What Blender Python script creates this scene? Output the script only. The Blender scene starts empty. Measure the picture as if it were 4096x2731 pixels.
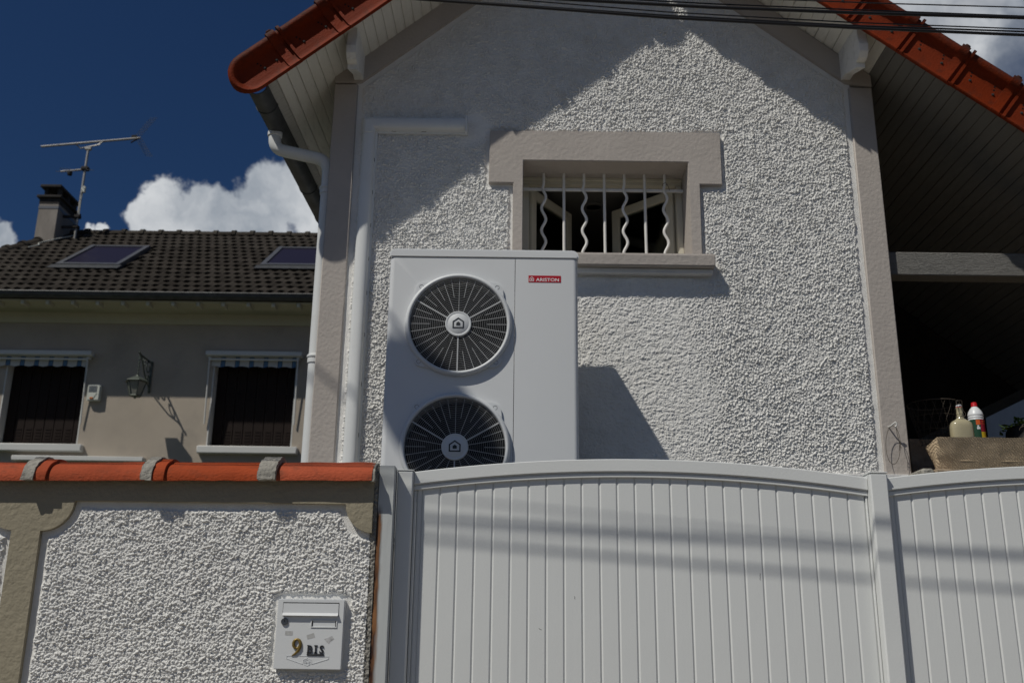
import bpy, bmesh, math, random
import numpy as np
from mathutils import Vector, Matrix
random.seed(7)
SC = bpy.context.scene
COL = SC.collection
PI = math.pi
R = math.radians

# ------------------------------------------------------------------ camera
EYE = 0.0            # eye height is the origin of Z; the street lies at GZ
GZ = -1.45
cam_d = bpy.data.cameras.new('camera')
cam = bpy.data.objects.new('camera', cam_d); COL.objects.link(cam)
TH, RO = R(16.73), 0.0125
fw = Vector((0, math.cos(TH), math.sin(TH)))
u0 = Vector((0, -math.sin(TH), math.cos(TH)))
rt = Vector((1, 0, 0)) * math.cos(RO) + u0 * math.sin(RO)
up = rt.cross(fw)
cam.matrix_world = Matrix(((rt.x, up.x, -fw.x, 0), (rt.y, up.y, -fw.y, 0), (rt.z, up.z, -fw.z, 0), (0, 0, 0, 1)))
cam_d.lens = 35.0
cam_d.sensor_width = 36.0
cam_d.clip_start = 0.05
cam_d.clip_end = 3000
cam_d.dof.use_dof = True
cam_d.dof.focus_distance = 4.55
cam_d.dof.aperture_fstop = 3.6
SC.camera = cam
SC.view_settings.view_transform = 'Standard'
SC.view_settings.look = 'None'
SC.view_settings.exposure = -0.52
SC.view_settings.gamma = 1.0
SC.view_settings.use_curve_mapping = False
SC.cycles.max_bounces = 6
SC.cycles.diffuse_bounces = 3

# ------------------------------------------------------------------ sun and sky
SUN = Vector((1.1, 1.0, -1.95)).normalized()       # direction the light travels
sun_d = bpy.data.lights.new('sun', 'SUN')
sun_d.energy = 4.2
sun_d.angle = R(0.7)
sun_d.color = (1.0, 0.96, 0.875)
sun = bpy.data.objects.new('sun', sun_d); COL.objects.link(sun)
sun.rotation_euler = SUN.to_track_quat('-Z', 'Y').to_euler()
sun.location = (-6, -6, 11)

world = bpy.data.worlds.new('World'); SC.world = world
world.use_nodes = True
wn, wl = world.node_tree.nodes, world.node_tree.links
wn.clear()
def N(t, **k):
    n = wn.new(t)
    for a, b in k.items(): setattr(n, a, b)
    return n
def M(op, a, b=None, clamp=False):
    n = N('ShaderNodeMath', operation=op, use_clamp=clamp)
    for i, v in enumerate((a, b)):
        if v is None: continue
        if isinstance(v, (int, float)): n.inputs[i].default_value = v
        else: wl.new(v, n.inputs[i])
    return n.outputs[0]
out = N('ShaderNodeOutputWorld')
sky = N('ShaderNodeTexSky', sky_type='NISHITA', sun_disc=False)
sky.sun_elevation = math.atan2(1.95, math.hypot(1.1, 1.0))
sky.sun_rotation = math.atan2(-1.1, -1.0) % (2 * PI)
sky.altitude = 60; sky.air_density = 1.0; sky.dust_density = 0.25; sky.ozone_density = 3.0
gain = N('ShaderNodeMix', data_type='RGBA', blend_type='MULTIPLY')
gain.inputs['Factor'].default_value = 1.0
gain.inputs['B'].default_value = (0.325, 0.525, 0.79, 1)
wl.new(sky.outputs[0], gain.inputs['A'])
bg_sky = N('ShaderNodeBackground'); bg_sky.inputs['Strength'].default_value = 0.05
wl.new(gain.outputs['Result'], bg_sky.inputs['Color'])
tc = N('ShaderNodeTexCoord')
wn1 = N('ShaderNodeTexNoise'); wn1.inputs['Scale'].default_value = 22; wn1.inputs['Detail'].default_value = 6; wn1.inputs['Roughness'].default_value = 0.60
wl.new(tc.outputs['Generated'], wn1.inputs['Vector'])
sub = N('ShaderNodeVectorMath', operation='SUBTRACT'); wl.new(wn1.outputs['Color'], sub.inputs[0]); sub.inputs[1].default_value = (.5, .5, .5)
scl = N('ShaderNodeVectorMath', operation='SCALE'); wl.new(sub.outputs[0], scl.inputs[0]); scl.inputs['Scale'].default_value = 0.062
add = N('ShaderNodeVectorMath', operation='ADD'); wl.new(tc.outputs['Generated'], add.inputs[0]); wl.new(scl.outputs[0], add.inputs[1])
def blobs(lst, vec):
    best = None
    for (az, el, r) in lst:
        c = (math.sin(R(az)) * math.cos(R(el)), math.cos(R(az)) * math.cos(R(el)), math.sin(R(el)))
        d = N('ShaderNodeVectorMath', operation='DISTANCE'); wl.new(vec, d.inputs[0]); d.inputs[1].default_value = c
        v = M('SUBTRACT', 1.0, M('DIVIDE', d.outputs['Value'], r))
        best = v if best is None else M('MAXIMUM', best, v)
    return best
def smooth(v, a, b):
    n = N('ShaderNodeMapRange', interpolation_type='SMOOTHSTEP')
    n.inputs['From Min'].default_value = a; n.inputs['From Max'].default_value = b
    wl.new(v, n.inputs['Value']); return n.outputs['Result']
CUMULUS = [(-21.45, 22.09, 0.0254),(-20.73, 23.02, 0.0306),(-19.35, 22.74, 0.0328),(-17.85, 22.58, 0.0315),(-16.39, 23.00, 0.0284),(-14.95, 24.01, 0.0385),(-13.17, 24.32, 0.0394),(-11.81, 23.72, 0.0437),(-15.27, 21.92, 0.0350),(-19.67, 21.27, 0.0350),(-17.20, 21.22, 0.0394),(-28.67, 19.15, 0.0210),(-29.67, 18.63, 0.0350),(-23.72, 20.61, 0.0122),(-24.61, 20.38, 0.0096)]
cum = smooth(blobs(CUMULUS, add.outputs[0]), 0.06, 0.34)
HAZY = [(24.69, 34.63, 0.1443),(21.44, 33.07, 0.1312),(27.76, 30.75, 0.0831),(30.34, 32.49, 0.0656)]
haz = smooth(blobs(HAZY, add.outputs[0]), 0.0, 1.15)
# the same broken fair-weather cloud all round the rest of the sky, low coverage
wn2 = N('ShaderNodeTexNoise'); wn2.inputs['Scale'].default_value = 2.6; wn2.inputs['Detail'].default_value = 7; wn2.inputs['Roughness'].default_value = 0.58
wl.new(add.outputs[0], wn2.inputs['Vector'])
sep = N('ShaderNodeSeparateXYZ'); wl.new(tc.outputs['Generated'], sep.inputs[0])
away = smooth(sep.outputs['Y'], 0.35, -0.2)
gen = M('MULTIPLY', smooth(wn2.outputs['Fac'], 0.565, 0.675), away)
mask = M('MAXIMUM', M('MAXIMUM', cum, haz), gen, True)
wn3 = N('ShaderNodeTexNoise'); wn3.inputs['Scale'].default_value = 9; wn3.inputs['Detail'].default_value = 5; wn3.inputs['Roughness'].default_value = 0.55
wl.new(add.outputs[0], wn3.inputs['Vector'])
cr = N('ShaderNodeValToRGB')
cr.color_ramp.elements[0].position = 0.36; cr.color_ramp.elements[0].color = (0.235, 0.265, 0.305, 1)
cr.color_ramp.elements[1].position = 0.62; cr.color_ramp.elements[1].color = (0.54, 0.555, 0.57, 1)
wl.new(wn3.outputs['Fac'], cr.inputs['Fac'])
bg_c = N('ShaderNodeBackground'); bg_c.inputs['Strength'].default_value = 1.72
wl.new(cr.outputs['Color'], bg_c.inputs['Color'])
mx = N('ShaderNodeMixShader'); wl.new(mask, mx.inputs[0]); wl.new(bg_sky.outputs[0], mx.inputs[1]); wl.new(bg_c.outputs[0], mx.inputs[2])
wl.new(mx.outputs[0], out.inputs['Surface'])

# ------------------------------------------------------------------ materials
def mat(name, col, rough=0.6, spec=0.35, var=0.10, vscale=6.0, bump=0.0, bscale=80.0, metal=0.0, dirt=0.0, dscale=3.0, dcol=(0.05, 0.045, 0.04), dlo=.52, rnd=0.0, stretch=None, bdetail=4):
    m = bpy.data.materials.new(name); m.use_nodes = True
    n, l = m.node_tree.nodes, m.node_tree.links
    b = n['Principled BSDF']
    b.inputs['Roughness'].default_value = rough
    b.inputs['Metallic'].default_value = metal
    b.inputs['Specular IOR Level'].default_value = spec
    t = n.new('ShaderNodeTexCoord'); vec = t.outputs['Object']
    if stretch:
        mp = n.new('ShaderNodeMapping'); mp.inputs['Scale'].default_value = stretch
        l.new(vec, mp.inputs['Vector']); vec = mp.outputs['Vector']
    nz = n.new('ShaderNodeTexNoise'); nz.inputs['Scale'].default_value = vscale; nz.inputs['Detail'].default_value = 5; nz.inputs['Roughness'].default_value = 0.6
    l.new(vec, nz.inputs['Vector'])
    r = n.new('ShaderNodeValToRGB')
    r.color_ramp.elements[0].position = 0.3; r.color_ramp.elements[1].position = 0.7
    r.color_ramp.elements[0].color = tuple(c * (1 - var) for c in col) + (1,)
    r.color_ramp.elements[1].color = tuple(min(1, c * (1 + var)) for c in col) + (1,)
    l.new(nz.outputs['Fac'], r.inputs['Fac'])
    res = r.outputs['Color']
    if dirt > 0:
        dz = n.new('ShaderNodeTexNoise'); dz.inputs['Scale'].default_value = dscale; dz.inputs['Detail'].default_value = 8; dz.inputs['Roughness'].default_value = 0.72
        l.new(vec, dz.inputs['Vector'])
        mr = n.new('ShaderNodeMapRange'); mr.inputs['From Min'].default_value = dlo; mr.inputs['From Max'].default_value = max(.75, dlo + .06); mr.inputs['To Max'].default_value = dirt
        l.new(dz.outputs['Fac'], mr.inputs['Value'])
        mixn = n.new('ShaderNodeMix'); mixn.data_type = 'RGBA'
        l.new(mr.outputs['Result'], mixn.inputs['Factor']); l.new(res, mixn.inputs['A']); mixn.inputs['B'].default_value = dcol + (1,)
        res = mixn.outputs['Result']
    if rnd > 0:
        oi = n.new('ShaderNodeObjectInfo'); hr = n.new('ShaderNodeMapRange'); hr.inputs['To Min'].default_value = 1 - rnd; hr.inputs['To Max'].default_value = 1 + rnd * .6
        l.new(oi.outputs['Random'], hr.inputs['Value'])
        hs = n.new('ShaderNodeHueSaturation'); l.new(hr.outputs['Result'], hs.inputs['Value']); l.new(res, hs.inputs['Color'])
        h2 = n.new('ShaderNodeMapRange'); h2.inputs['To Min'].default_value = 1.04; h2.inputs['To Max'].default_value = .97; l.new(oi.outputs['Random'], h2.inputs['Value']); l.new(h2.outputs['Result'], hs.inputs['Saturation'])
        res = hs.outputs['Color']
    l.new(res, b.inputs['Base Color'])
    if bump > 0:
        bz = n.new('ShaderNodeTexNoise'); bz.inputs['Scale'].default_value = bscale; bz.inputs['Detail'].default_value = bdetail
        l.new(vec, bz.inputs['Vector'])
        bp = n.new('ShaderNodeBump'); bp.inputs['Strength'].default_value = bump; bp.inputs['Distance'].default_value = 0.01
        l.new(bz.outputs['Fac'], bp.inputs['Height']); l.new(bp.outputs['Normal'], b.inputs['Normal'])
    return m
MA = dict(
    rough_white=mat('roughcast white', (.83, .82, .79), .9, .15, .05, 5, .55, 330, dirt=.28, dscale=7, dcol=(.42, .40, .36), bdetail=6),
    plain_white=mat('smooth white render', (.72, .715, .70), .85, .2, .05, 4, .35, 60, dirt=.2, dscale=6, dcol=(.35, .34, .31)),
    taupe=mat('taupe masonry paint', (.435, .395, .36), .8, .25, .05, 3, .35, 45, dirt=.15, dscale=7, dcol=(.25, .22, .2)),
    olive=mat('olive beige masonry paint', (.315, .28, .205), .85, .2, .08, 4, .5, 50, dirt=.2, dscale=8, dcol=(.2, .18, .13)),
    board_white=mat('painted soffit boards', (.76, .74, .67), .6, .3, .06, 4, .2, 60, dirt=.35, dscale=9, dcol=(.22, .20, .15), stretch=(6, 1, 6)),
    corbel=mat('chipped white paint', (.78, .765, .72), .6, .3, .06, 8, .3, 60, dirt=.45, dscale=14, dcol=(.25, .22, .17)),
    grey_beam=mat('weathered grey timber', (.205, .20, .187), .9, .1, .12, 5, 1.0, 26, dirt=.9, dscale=8, dcol=(.05, .045, .04), dlo=.56, stretch=(1, 16, 16)),
    porch_shade_board=mat('shade-darkened soffit boards', (.19, .185, .17), .7, .15, .1, 4, .2, 60, dirt=.4, dscale=9, dcol=(.12, .11, .09), stretch=(6, 1, 6)),  # porch shade put into the colour: darker copy of the soffit boards
    peeling=mat('weathered white timber', (.62, .60, .54), .8, .2, .08, 6, .9, 30, dirt=.8, dscale=7, dcol=(.13, .11, .09), stretch=(1, 14, 14)),
    verge=mat('terracotta verge tile', (.185, .027, .0075), .65, .12, .20, 5, .3, 90, dirt=.7, dscale=12, dcol=(.07, .025, .015), rnd=.16),
    cap=mat('terracotta wall cap', (.37, .072, .029), .8, .12, .24, 5, .45, 120, dirt=.75, dscale=18, rnd=.16, dcol=(.12, .05, .03), stretch=(.6, 1, 1)),
    mortar=mat('grey mortar', (.30, .285, .25), .95, .15, .25, 40, .8, 90, dirt=.4, dscale=60, dcol=(.14, .13, .115)),
    zinc=mat('weathered dark zinc', (.075, .078, .08), .55, .4, .3, 9, .1, 40, .35, dirt=.3, dscale=6, dcol=(.16, .16, .16)),
    pvc=mat('white plastic pipe', (.70, .715, .71), .42, .4, .02, 3, 0, dirt=.15, dscale=7, dcol=(.42, .41, .37)),
    lacquer=mat('white lacquered sheet metal', (.70, .715, .72), .38, .45, .012, 2, .03, 300),
    wires=mat('grey fan guard wires', (.20, .205, .21), .5, .3, .02, 3),
    grille=mat('pale grey grille plastic', (.66, .68, .69), .45, .4, .02, 3),
    dark=mat('dark cavity', (.012, .012, .013), .8, .1, .2, 4),
    blade=mat('grey fan plastic', (.022, .022, .023), .5, .4, .1, 4),
    emblem=mat('charcoal print', (.035, .04, .045), .5, .3, .05, 4),
    red_label=mat('red logo plate', (.42, .004, .016), .4, .4, .03, 4),
    print_white=mat('white print', (.80, .80, .80), .5, .3, .02, 4),
    gate=mat('white gate plastic', (.70, .715, .705), .45, .4, .03, 1.6, .06, 120, dirt=.55, dscale=34, dcol=(.30, .29, .26), dlo=.68),
    steel=None,
    bars=mat('white painted iron', (.74, .73, .70), .5, .4, .04, 9, .1, 80),
    cream=mat('cream painted wood', (.62, .58, .47), .5, .4, .04, 6),
    gold=mat('brass numeral', (.24, .165, .045), .42, .4, .25, 90, metal=.5),
    dark_metal=mat('dark letter metal', (.045, .045, .048), .4, .5, .2, 60, metal=.3),
    lock=mat('lock steel', (.16, .16, .165), .35, .5, .2, 40, metal=.8),
    wire=mat('steel wire', (.22, .21, .20), .5, .4, .2, 30, metal=.6),
    rusty=mat('rusty wire', (.09, .075, .06), .7, .3, .3, 40, metal=.3),
    cable=mat('black cable sheath', (.010, .010, .012), .5, .4, .2, 4),
    stone=None,
    slab=mat('rough sandstone', (.27, .21, .15), .95, .15, .35, 9, .9, 30, dirt=.5, dscale=12, dcol=(.12, .1, .08)),
    ceramic=mat('stoneware glaze', (.40, .36, .235), .12, .6, .05, 14),
    plastic_white=mat('white bottle plastic', (.70, .72, .74), .35, .4, .02, 4),
    cap_red=mat('red cap', (.55, .012, .02), .4, .4, .05, 4),
    n_wall=mat('grey beige render', (.42, .365, .30), .9, .15, .10, 1.2, .5, 160, dirt=.45, dscale=1.6, dcol=(.24, .22, .2)),
    n_trim=mat('neighbour white trim', (.60, .60, .575), .5, .35, .04, 3),
    n_cream=mat('cream eave paint', (.52, .49, .36), .7, .25, .05, 3),
    n_tile=mat('dark brown roof tile', (.043, .037, .031), .92, .08, .35, 3.5, .3, 30, dirt=.5, dscale=4, dcol=(.10, .10, .085), dlo=.56, rnd=.32),
    n_shutter=mat('dark brown shutter', (.017, .011, .009), .7, .15, .1, 4),
    n_wood=mat('shutter base wood', (.12, .07, .04), .7, .3, .2, 4),
    sky_glass=mat('skylight blind glass', (.020, .017, .032), .35, .15, .03, 1),
    sky_frame=mat('skylight frame metal', (.13, .135, .145), .4, .5, .1, 3, metal=.4),
    chimney=mat('sooty cement render', (.26, .235, .21), .95, .15, .22, 2.5, .3, 60, dirt=.5, dscale=3, dcol=(.12, .11, .1), stretch=(2, 2, .5)),
    soot=mat('blackened concrete', (.045, .042, .04), .95, .15, .3, 6),
    alu=mat('weathered aluminium', (.34, .33, .31), .5, .4, .15, 8, metal=.4),
    thin=mat('thin grey rod', (.10, .11, .13), .5, .4, .1, 4),
    bronze=mat('verdigris lantern metal', (.085, .10, .085), .6, .4, .3, 14, metal=.3, dirt=.4, dscale=10, dcol=(.2, .23, .2)),
    asphalt=mat('asphalt', (.115, .105, .09), .95, .2, .2, 3, .5, 120),
    paving=mat('concrete paving', (.30, .26, .205), .95, .2, .15, 3, .4, 90),
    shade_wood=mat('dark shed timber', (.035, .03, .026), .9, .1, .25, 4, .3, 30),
    far_wall=mat('grey garden render', (.30, .32, .34), .9, .2, .1, 3, .4, 60),
    lawn=mat('garden lawn', (.030, .045, .014), .95, .1, .3, 3, .5, 60),
    leaf=mat('leaf green', (.07, .12, .02), .5, .4, .4, 30),
    pot=mat('dark planter', (.03, .03, .03), .8, .2, .1, 5),
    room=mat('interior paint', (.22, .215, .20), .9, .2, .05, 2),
    amber=mat('amber lens', (.45, .14, .03), .3, .5, .05, 4),
    siren=mat('ivory siren plastic', (.55, .56, .50), .45, .4, .03, 4),
)
def glass_mat(name, tint, refl=0.12, opac=0.25):
    m = bpy.data.materials.new(name); m.use_nodes = True
    n, l = m.node_tree.nodes, m.node_tree.links
    n.clear()
    o = n.new('ShaderNodeOutputMaterial'); tr = n.new('ShaderNodeBsdfTransparent'); tr.inputs[0].default_value = tint + (1,)
    gl = n.new('ShaderNodeBsdfGlossy'); gl.inputs['Roughness'].default_value = .03
    fr = n.new('ShaderNodeFresnel'); fr.inputs[0].default_value = 1.5
    a = n.new('ShaderNodeMixShader'); l.new(fr.outputs[0], a.inputs[0]); l.new(tr.outputs[0], a.inputs[1]); l.new(gl.outputs[0], a.inputs[2])
    l.new(a.outputs[0], o.inputs[0])
    return m
MA['glass'] = glass_mat('window glass', (.75, .8, .78))
MA['lamp_glass'] = mat('dusty lantern glass', (.22, .22, .19), .25, .5, .1, 10)

def steel_mat():
    m = mat('galvanised grey post', (.50, .52, .515), .55, .4, .05, 5, .15, 60, stretch=(1, 1, .15))
    n, l = m.node_tree.nodes, m.node_tree.links
    b = n['Principled BSDF']; src = b.inputs['Base Color'].links[0].from_socket
    t = n.new('ShaderNodeTexCoord'); s = n.new('ShaderNodeSeparateXYZ'); l.new(t.outputs['Object'], s.inputs[0])
    mp = n.new('ShaderNodeMapping'); mp.inputs['Scale'].default_value = (60, 60, 9); l.new(t.outputs['Object'], mp.inputs['Vector'])
    z = n.new('ShaderNodeTexNoise'); z.inputs['Scale'].default_value = 1; z.inputs['Detail'].default_value = 5; l.new(mp.outputs[0], z.inputs['Vector'])
    # rust creeps in from the wall side, ragged along the height
    a = n.new('ShaderNodeMath'); a.operation = 'MULTIPLY'; a.inputs[1].default_value = .03; l.new(z.outputs['Fac'], a.inputs[0])
    c = n.new('ShaderNodeMath'); c.operation = 'SUBTRACT'; l.new(s.outputs['X'], c.inputs[0]); l.new(a.outputs[0], c.inputs[1])
    r = n.new('ShaderNodeMapRange'); r.inputs['From Min'].default_value = -.003; r.inputs['From Max'].default_value = .012; r.inputs['To Min'].default_value = 1; r.inputs['To Max'].default_value = 0
    l.new(c.outputs[0], r.inputs['Value'])
    zr = n.new('ShaderNodeMapRange'); zr.inputs['From Min'].default_value = .47; zr.inputs['From Max'].default_value = .52; zr.inputs['To Min'].default_value = 1; zr.inputs['To Max'].default_value = 0
    l.new(s.outputs['Z'], zr.inputs['Value'])
    mu = n.new('ShaderNodeMath'); mu.operation = 'MULTIPLY'; l.new(r.outputs[0], mu.inputs[0]); l.new(zr.outputs[0], mu.inputs[1])
    rr = n.new('ShaderNodeValToRGB'); rr.color_ramp.elements[0].color = (.035, .012, .006, 1); rr.color_ramp.elements[1].color = (.30, .135, .05, 1)
    rr.color_ramp.elements[0].position = .40; rr.color_ramp.elements[1].position = .68
    l.new(z.outputs['Fac'], rr.inputs['Fac'])
    x = n.new('ShaderNodeMix'); x.data_type = 'RGBA'; l.new(mu.outputs[0], x.inputs['Factor']); l.new(src, x.inputs['A']); l.new(rr.outputs['Color'], x.inputs['B'])
    l.new(x.outputs['Result'], b.inputs['Base Color'])
    return m
MA['steel'] = steel_mat()
def weather(m):
    # black lichen along the rolled top of the verge tiles
    n, l = m.node_tree.nodes, m.node_tree.links
    b = n['Principled BSDF']; src = b.inputs['Base Color'].links[0].from_socket
    t = n.new('ShaderNodeTexCoord'); s = n.new('ShaderNodeSeparateXYZ'); l.new(t.outputs['Object'], s.inputs[0])
    z = n.new('ShaderNodeTexNoise'); z.inputs['Scale'].default_value = 26; z.inputs['Detail'].default_value = 7; l.new(t.outputs['Object'], z.inputs['Vector'])
    a = n.new('ShaderNodeMath'); a.operation = 'MULTIPLY_ADD'; a.inputs[1].default_value = .11; l.new(z.outputs['Fac'], a.inputs[0]); l.new(s.outputs['Z'], a.inputs[2])
    r = n.new('ShaderNodeMapRange'); r.inputs['From Min'].default_value = .245; r.inputs['From Max'].default_value = .300; r.inputs['To Max'].default_value = .88; l.new(a.outputs[0], r.inputs['Value'])
    x = n.new('ShaderNodeMix'); x.data_type = 'RGBA'; l.new(r.outputs[0], x.inputs['Factor']); l.new(src, x.inputs['A']); x.inputs['B'].default_value = (.045, .020, .014, 1)
    l.new(x.outputs['Result'], b.inputs['Base Color'])
weather(MA['verge'])

def stone_mat():
    m = mat('tooled sandstone', (.58, .45, .30), .95, .15, .22, 14, dirt=.45, dscale=6, dcol=(.20, .17, .13))
    n, l = m.node_tree.nodes, m.node_tree.links
    b = n['Principled BSDF']
    t = n.new('ShaderNodeTexCoord')
    mp = n.new('ShaderNodeMapping'); mp.inputs['Rotation'].default_value = (0, R(-52), 0); l.new(t.outputs['Object'], mp.inputs['Vector'])
    w = n.new('ShaderNodeTexWave'); w.wave_type = 'BANDS'; w.bands_direction = 'Z'
    w.inputs['Scale'].default_value = 27; w.inputs['Distortion'].default_value = 4.5; w.inputs['Detail'].default_value = 3; w.inputs['Detail Scale'].default_value = 1.6
    l.new(mp.outputs[0], w.inputs['Vector'])
    bp = n.new('ShaderNodeBump'); bp.inputs['Strength'].default_value = .55; bp.inputs['Distance'].default_value = .005
    l.new(w.outputs['Fac'], bp.inputs['Height']); l.new(bp.outputs[0], b.inputs['Normal'])
    return m
MA['stone'] = stone_mat()

def stripe_mat():
    m = bpy.data.materials.new('striped awning cloth'); m.use_nodes = True
    n, l = m.node_tree.nodes, m.node_tree.links
    b = n['Principled BSDF']; b.inputs['Roughness'].default_value = .9
    t = n.new('ShaderNodeTexCoord'); s = n.new('ShaderNodeSeparateXYZ'); l.new(t.outputs['Object'], s.inputs[0])
    d = n.new('ShaderNodeMath'); d.operation = 'DIVIDE'; d.inputs[1].default_value = .207; l.new(s.outputs['X'], d.inputs[0])
    f = n.new('ShaderNodeMath'); f.operation = 'FRACT'; l.new(d.outputs[0], f.inputs[0])
    r = n.new('ShaderNodeValToRGB'); r.color_ramp.interpolation = 'CONSTANT'
    E = r.color_ramp.elements
    E[0].position = 0; E[0].color = (.52, .51, .47, 1); E[1].position = .62; E[1].color = (.03, .05, .09, 1)
    for p, c in ((.67, (.10, .20, .33)), (.77, (.03, .05, .09)), (.80, (.10, .20, .33)), (.90, (.03, .05, .09)), (.95, (.52, .51, .47))):
        e = E.new(p); e.color = c + (1,)
    l.new(f.outputs[0], r.inputs['Fac']); l.new(r.outputs['Color'], b.inputs['Base Color'])
    return m
MA['stripe'] = stripe_mat()

# ------------------------------------------------------------------ mesh helpers
WL = {}
def wloc(o): return WL.get(o.name, Vector((0, 0, 0)))
class MB:
    def __init__(s): s.v = []; s.f = []
    def add(s, vs, fs):
        b = len(s.v); s.v += [tuple(v) for v in vs]; s.f += [tuple(i + b for i in f) for f in fs]
    def box(s, x0, x1, y0, y1, z0, z1, b=0.0):
        lo, hi = (x0, y0, z0), (x1, y1, z1)
        if b <= 0:
            vs = [(x, y, z) for x in (x0, x1) for y in (y0, y1) for z in (z0, z1)]
            s.add(vs, [(0, 1, 3, 2), (4, 6, 7, 5), (0, 4, 5, 1), (2, 3, 7, 6), (0, 2, 6, 4), (1, 5, 7, 3)]); return
        idx = {}; vs = []
        for c in range(8):
            sg = [(c >> k) & 1 for k in range(3)]
            for ax in range(3):
                p = [(hi[k] if sg[k] else lo[k]) for k in range(3)]
                for k in range(3):
                    if k != ax: p[k] += -b if sg[k] else b
                idx[(c, ax)] = len(vs); vs.append(p)
        fs = []
        for ax in range(3):
            o = [k for k in range(3) if k != ax]
            for sd in (0, 1):
                cs = [(sd << ax) | (i << o[0]) | (j << o[1]) for i, j in ((0, 0), (1, 0), (1, 1), (0, 1))]
                fs.append([idx[(c, ax)] for c in cs])
            for i in (0, 1):
                for j in (0, 1):
                    c0 = (i << o[0]) | (j << o[1]); c1 = c0 | (1 << ax)
                    fs.append([idx[(c0, o[0])], idx[(c0, o[1])], idx[(c1, o[1])], idx[(c1, o[0])]])
        for c in range(8): fs.append([idx[(c, 0)], idx[(c, 1)], idx[(c, 2)]])
        s.add(vs, fs)
    def prism(s, poly, axis, a, b):
        n = len(poly)
        def mk(p, h): return {'x': (h, p[0], p[1]), 'y': (p[0], h, p[1]), 'z': (p[0], p[1], h)}[axis]
        vs = [mk(p, a) for p in poly] + [mk(p, b) for p in poly]
        s.add(vs, [tuple(range(n)), tuple(range(2 * n - 1, n - 1, -1))] + [(i, (i + 1) % n, n + (i + 1) % n, n + i) for i in range(n)])
    def tube(s, pts, r, n=8, closed=False, caps=True, flat=1.0):
        pts = [Vector(p) for p in pts]; m = len(pts)
        rs = r if isinstance(r, (list, tuple)) else [r] * m
        prev = None; vs = []
        for i, p in enumerate(pts):
            if closed: t = pts[(i + 1) % m] - pts[i - 1]
            else: t = pts[min(i + 1, m - 1)] - pts[max(i - 1, 0)]
            t.normalize()
            if prev is None:
                a = Vector((0, 1, 0)) if abs(t.y) < .9 else Vector((1, 0, 0))
                nrm = (a - t * a.dot(t)).normalized()
            else: nrm = (prev - t * prev.dot(t)).normalized()
            prev = nrm; bn = t.cross(nrm)
            for k in range(n):
                an = 2 * PI * k / n
                vs.append(p + nrm * (math.cos(an) * rs[i] * flat) + bn * (math.sin(an) * rs[i]))
        fs = []
        for i in range(m if closed else m - 1):
            j = (i + 1) % m
            for k in range(n): fs.append((i * n + k, i * n + (k + 1) % n, j * n + (k + 1) % n, j * n + k))
        if caps and not closed: fs += [tuple(range(n - 1, -1, -1)), tuple((m - 1) * n + k for k in range(n))]
        s.add(vs, fs)
    def lathe(s, prof, c, axis='z', n=24, squash=(1, 1)):
        vs = []
        for (r, h) in prof:
            for k in range(n):
                a = 2 * PI * k / n; p, q = r * math.cos(a) * squash[0], r * math.sin(a) * squash[1]
                vs.append({'z': (c[0] + p, c[1] + q, c[2] + h), 'y': (c[0] + p, c[1] + h, c[2] + q), 'x': (c[0] + h, c[1] + p, c[2] + q)}[axis])
        fs = [(i * n + k, i * n + (k + 1) % n, (i + 1) * n + (k + 1) % n, (i + 1) * n + k) for i in range(len(prof) - 1) for k in range(n)]
        if prof[0][0] > 1e-6: fs.append(tuple(range(n - 1, -1, -1)))
        if prof[-1][0] > 1e-6: fs.append(tuple((len(prof) - 1) * n + k for k in range(n)))
        s.add(vs, fs)
    def ring(s, prof, c, axis='y', n=64):
        vs = []
        for (r, h) in prof:
            for k in range(n):
                a = 2 * PI * k / n; p, q = r * math.cos(a), r * math.sin(a)
                vs.append((c[0] + p, c[1] + h, c[2] + q) if axis == 'y' else (c[0] + p, c[1] + q, c[2] + h))
        m = len(prof)
        s.add(vs, [(i * n + k, i * n + (k + 1) % n, ((i + 1) % m) * n + (k + 1) % n, ((i + 1) % m) * n + k) for i in range(m) for k in range(n)])
    def sweep(s, prof, frames, caps=True):
        """prof: list of (a, b); frames: list of (origin, A, B)"""
        n = len(prof); vs = []
        for (o, A, B) in frames:
            o, A, B = Vector(o), Vector(A), Vector(B)
            vs += [o + A * a + B * b for a, b in prof]
        fs = [(i * n + k, i * n + (k + 1) % n, (i + 1) * n + (k + 1) % n, (i + 1) * n + k) for i in range(len(frames) - 1) for k in range(n)]
        if caps: fs += [tuple(range(n - 1, -1, -1)), tuple((len(frames) - 1) * n + k for k in range(n))]
        s.add(vs, fs)
    def mesh(s, name, m, off=(0, 0, 0), smooth=True, ang=38, bevel=0.0, rot=None):
        me = bpy.data.meshes.new(name)
        o = Vector(off)
        me.from_pydata([tuple(Vector(v) - o) for v in s.v], [], s.f)
        bm = bmesh.new(); bm.from_mesh(me)
        bmesh.ops.remove_doubles(bm, verts=bm.verts, dist=1e-6)
        bmesh.ops.recalc_face_normals(bm, faces=bm.faces)
        if bevel > 0:
            es = [e for e in bm.edges if len(e.link_faces) == 2 and e.calc_face_angle(0) > R(30)]
            bmesh.ops.bevel(bm, geom=es, offset=bevel, segments=2, affect='EDGES', clamp_overlap=True)
        bm.to_mesh(me); bm.free()
        if smooth:
            me.shade_smooth(); me.set_sharp_from_angle(angle=R(ang))
        me.materials.append(m); me.update()
        return me
    def build(s, name, m, parent=None, at=None, **k):
        """one mesh object; coordinates of s are world coordinates; 'at' is where the part's own origin goes"""
        if at is None: at = wloc(parent) if parent else Vector((0, 0, 0))
        at = Vector(at)
        return put(name, s.mesh(name, m, at, **k), parent, at)
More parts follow.
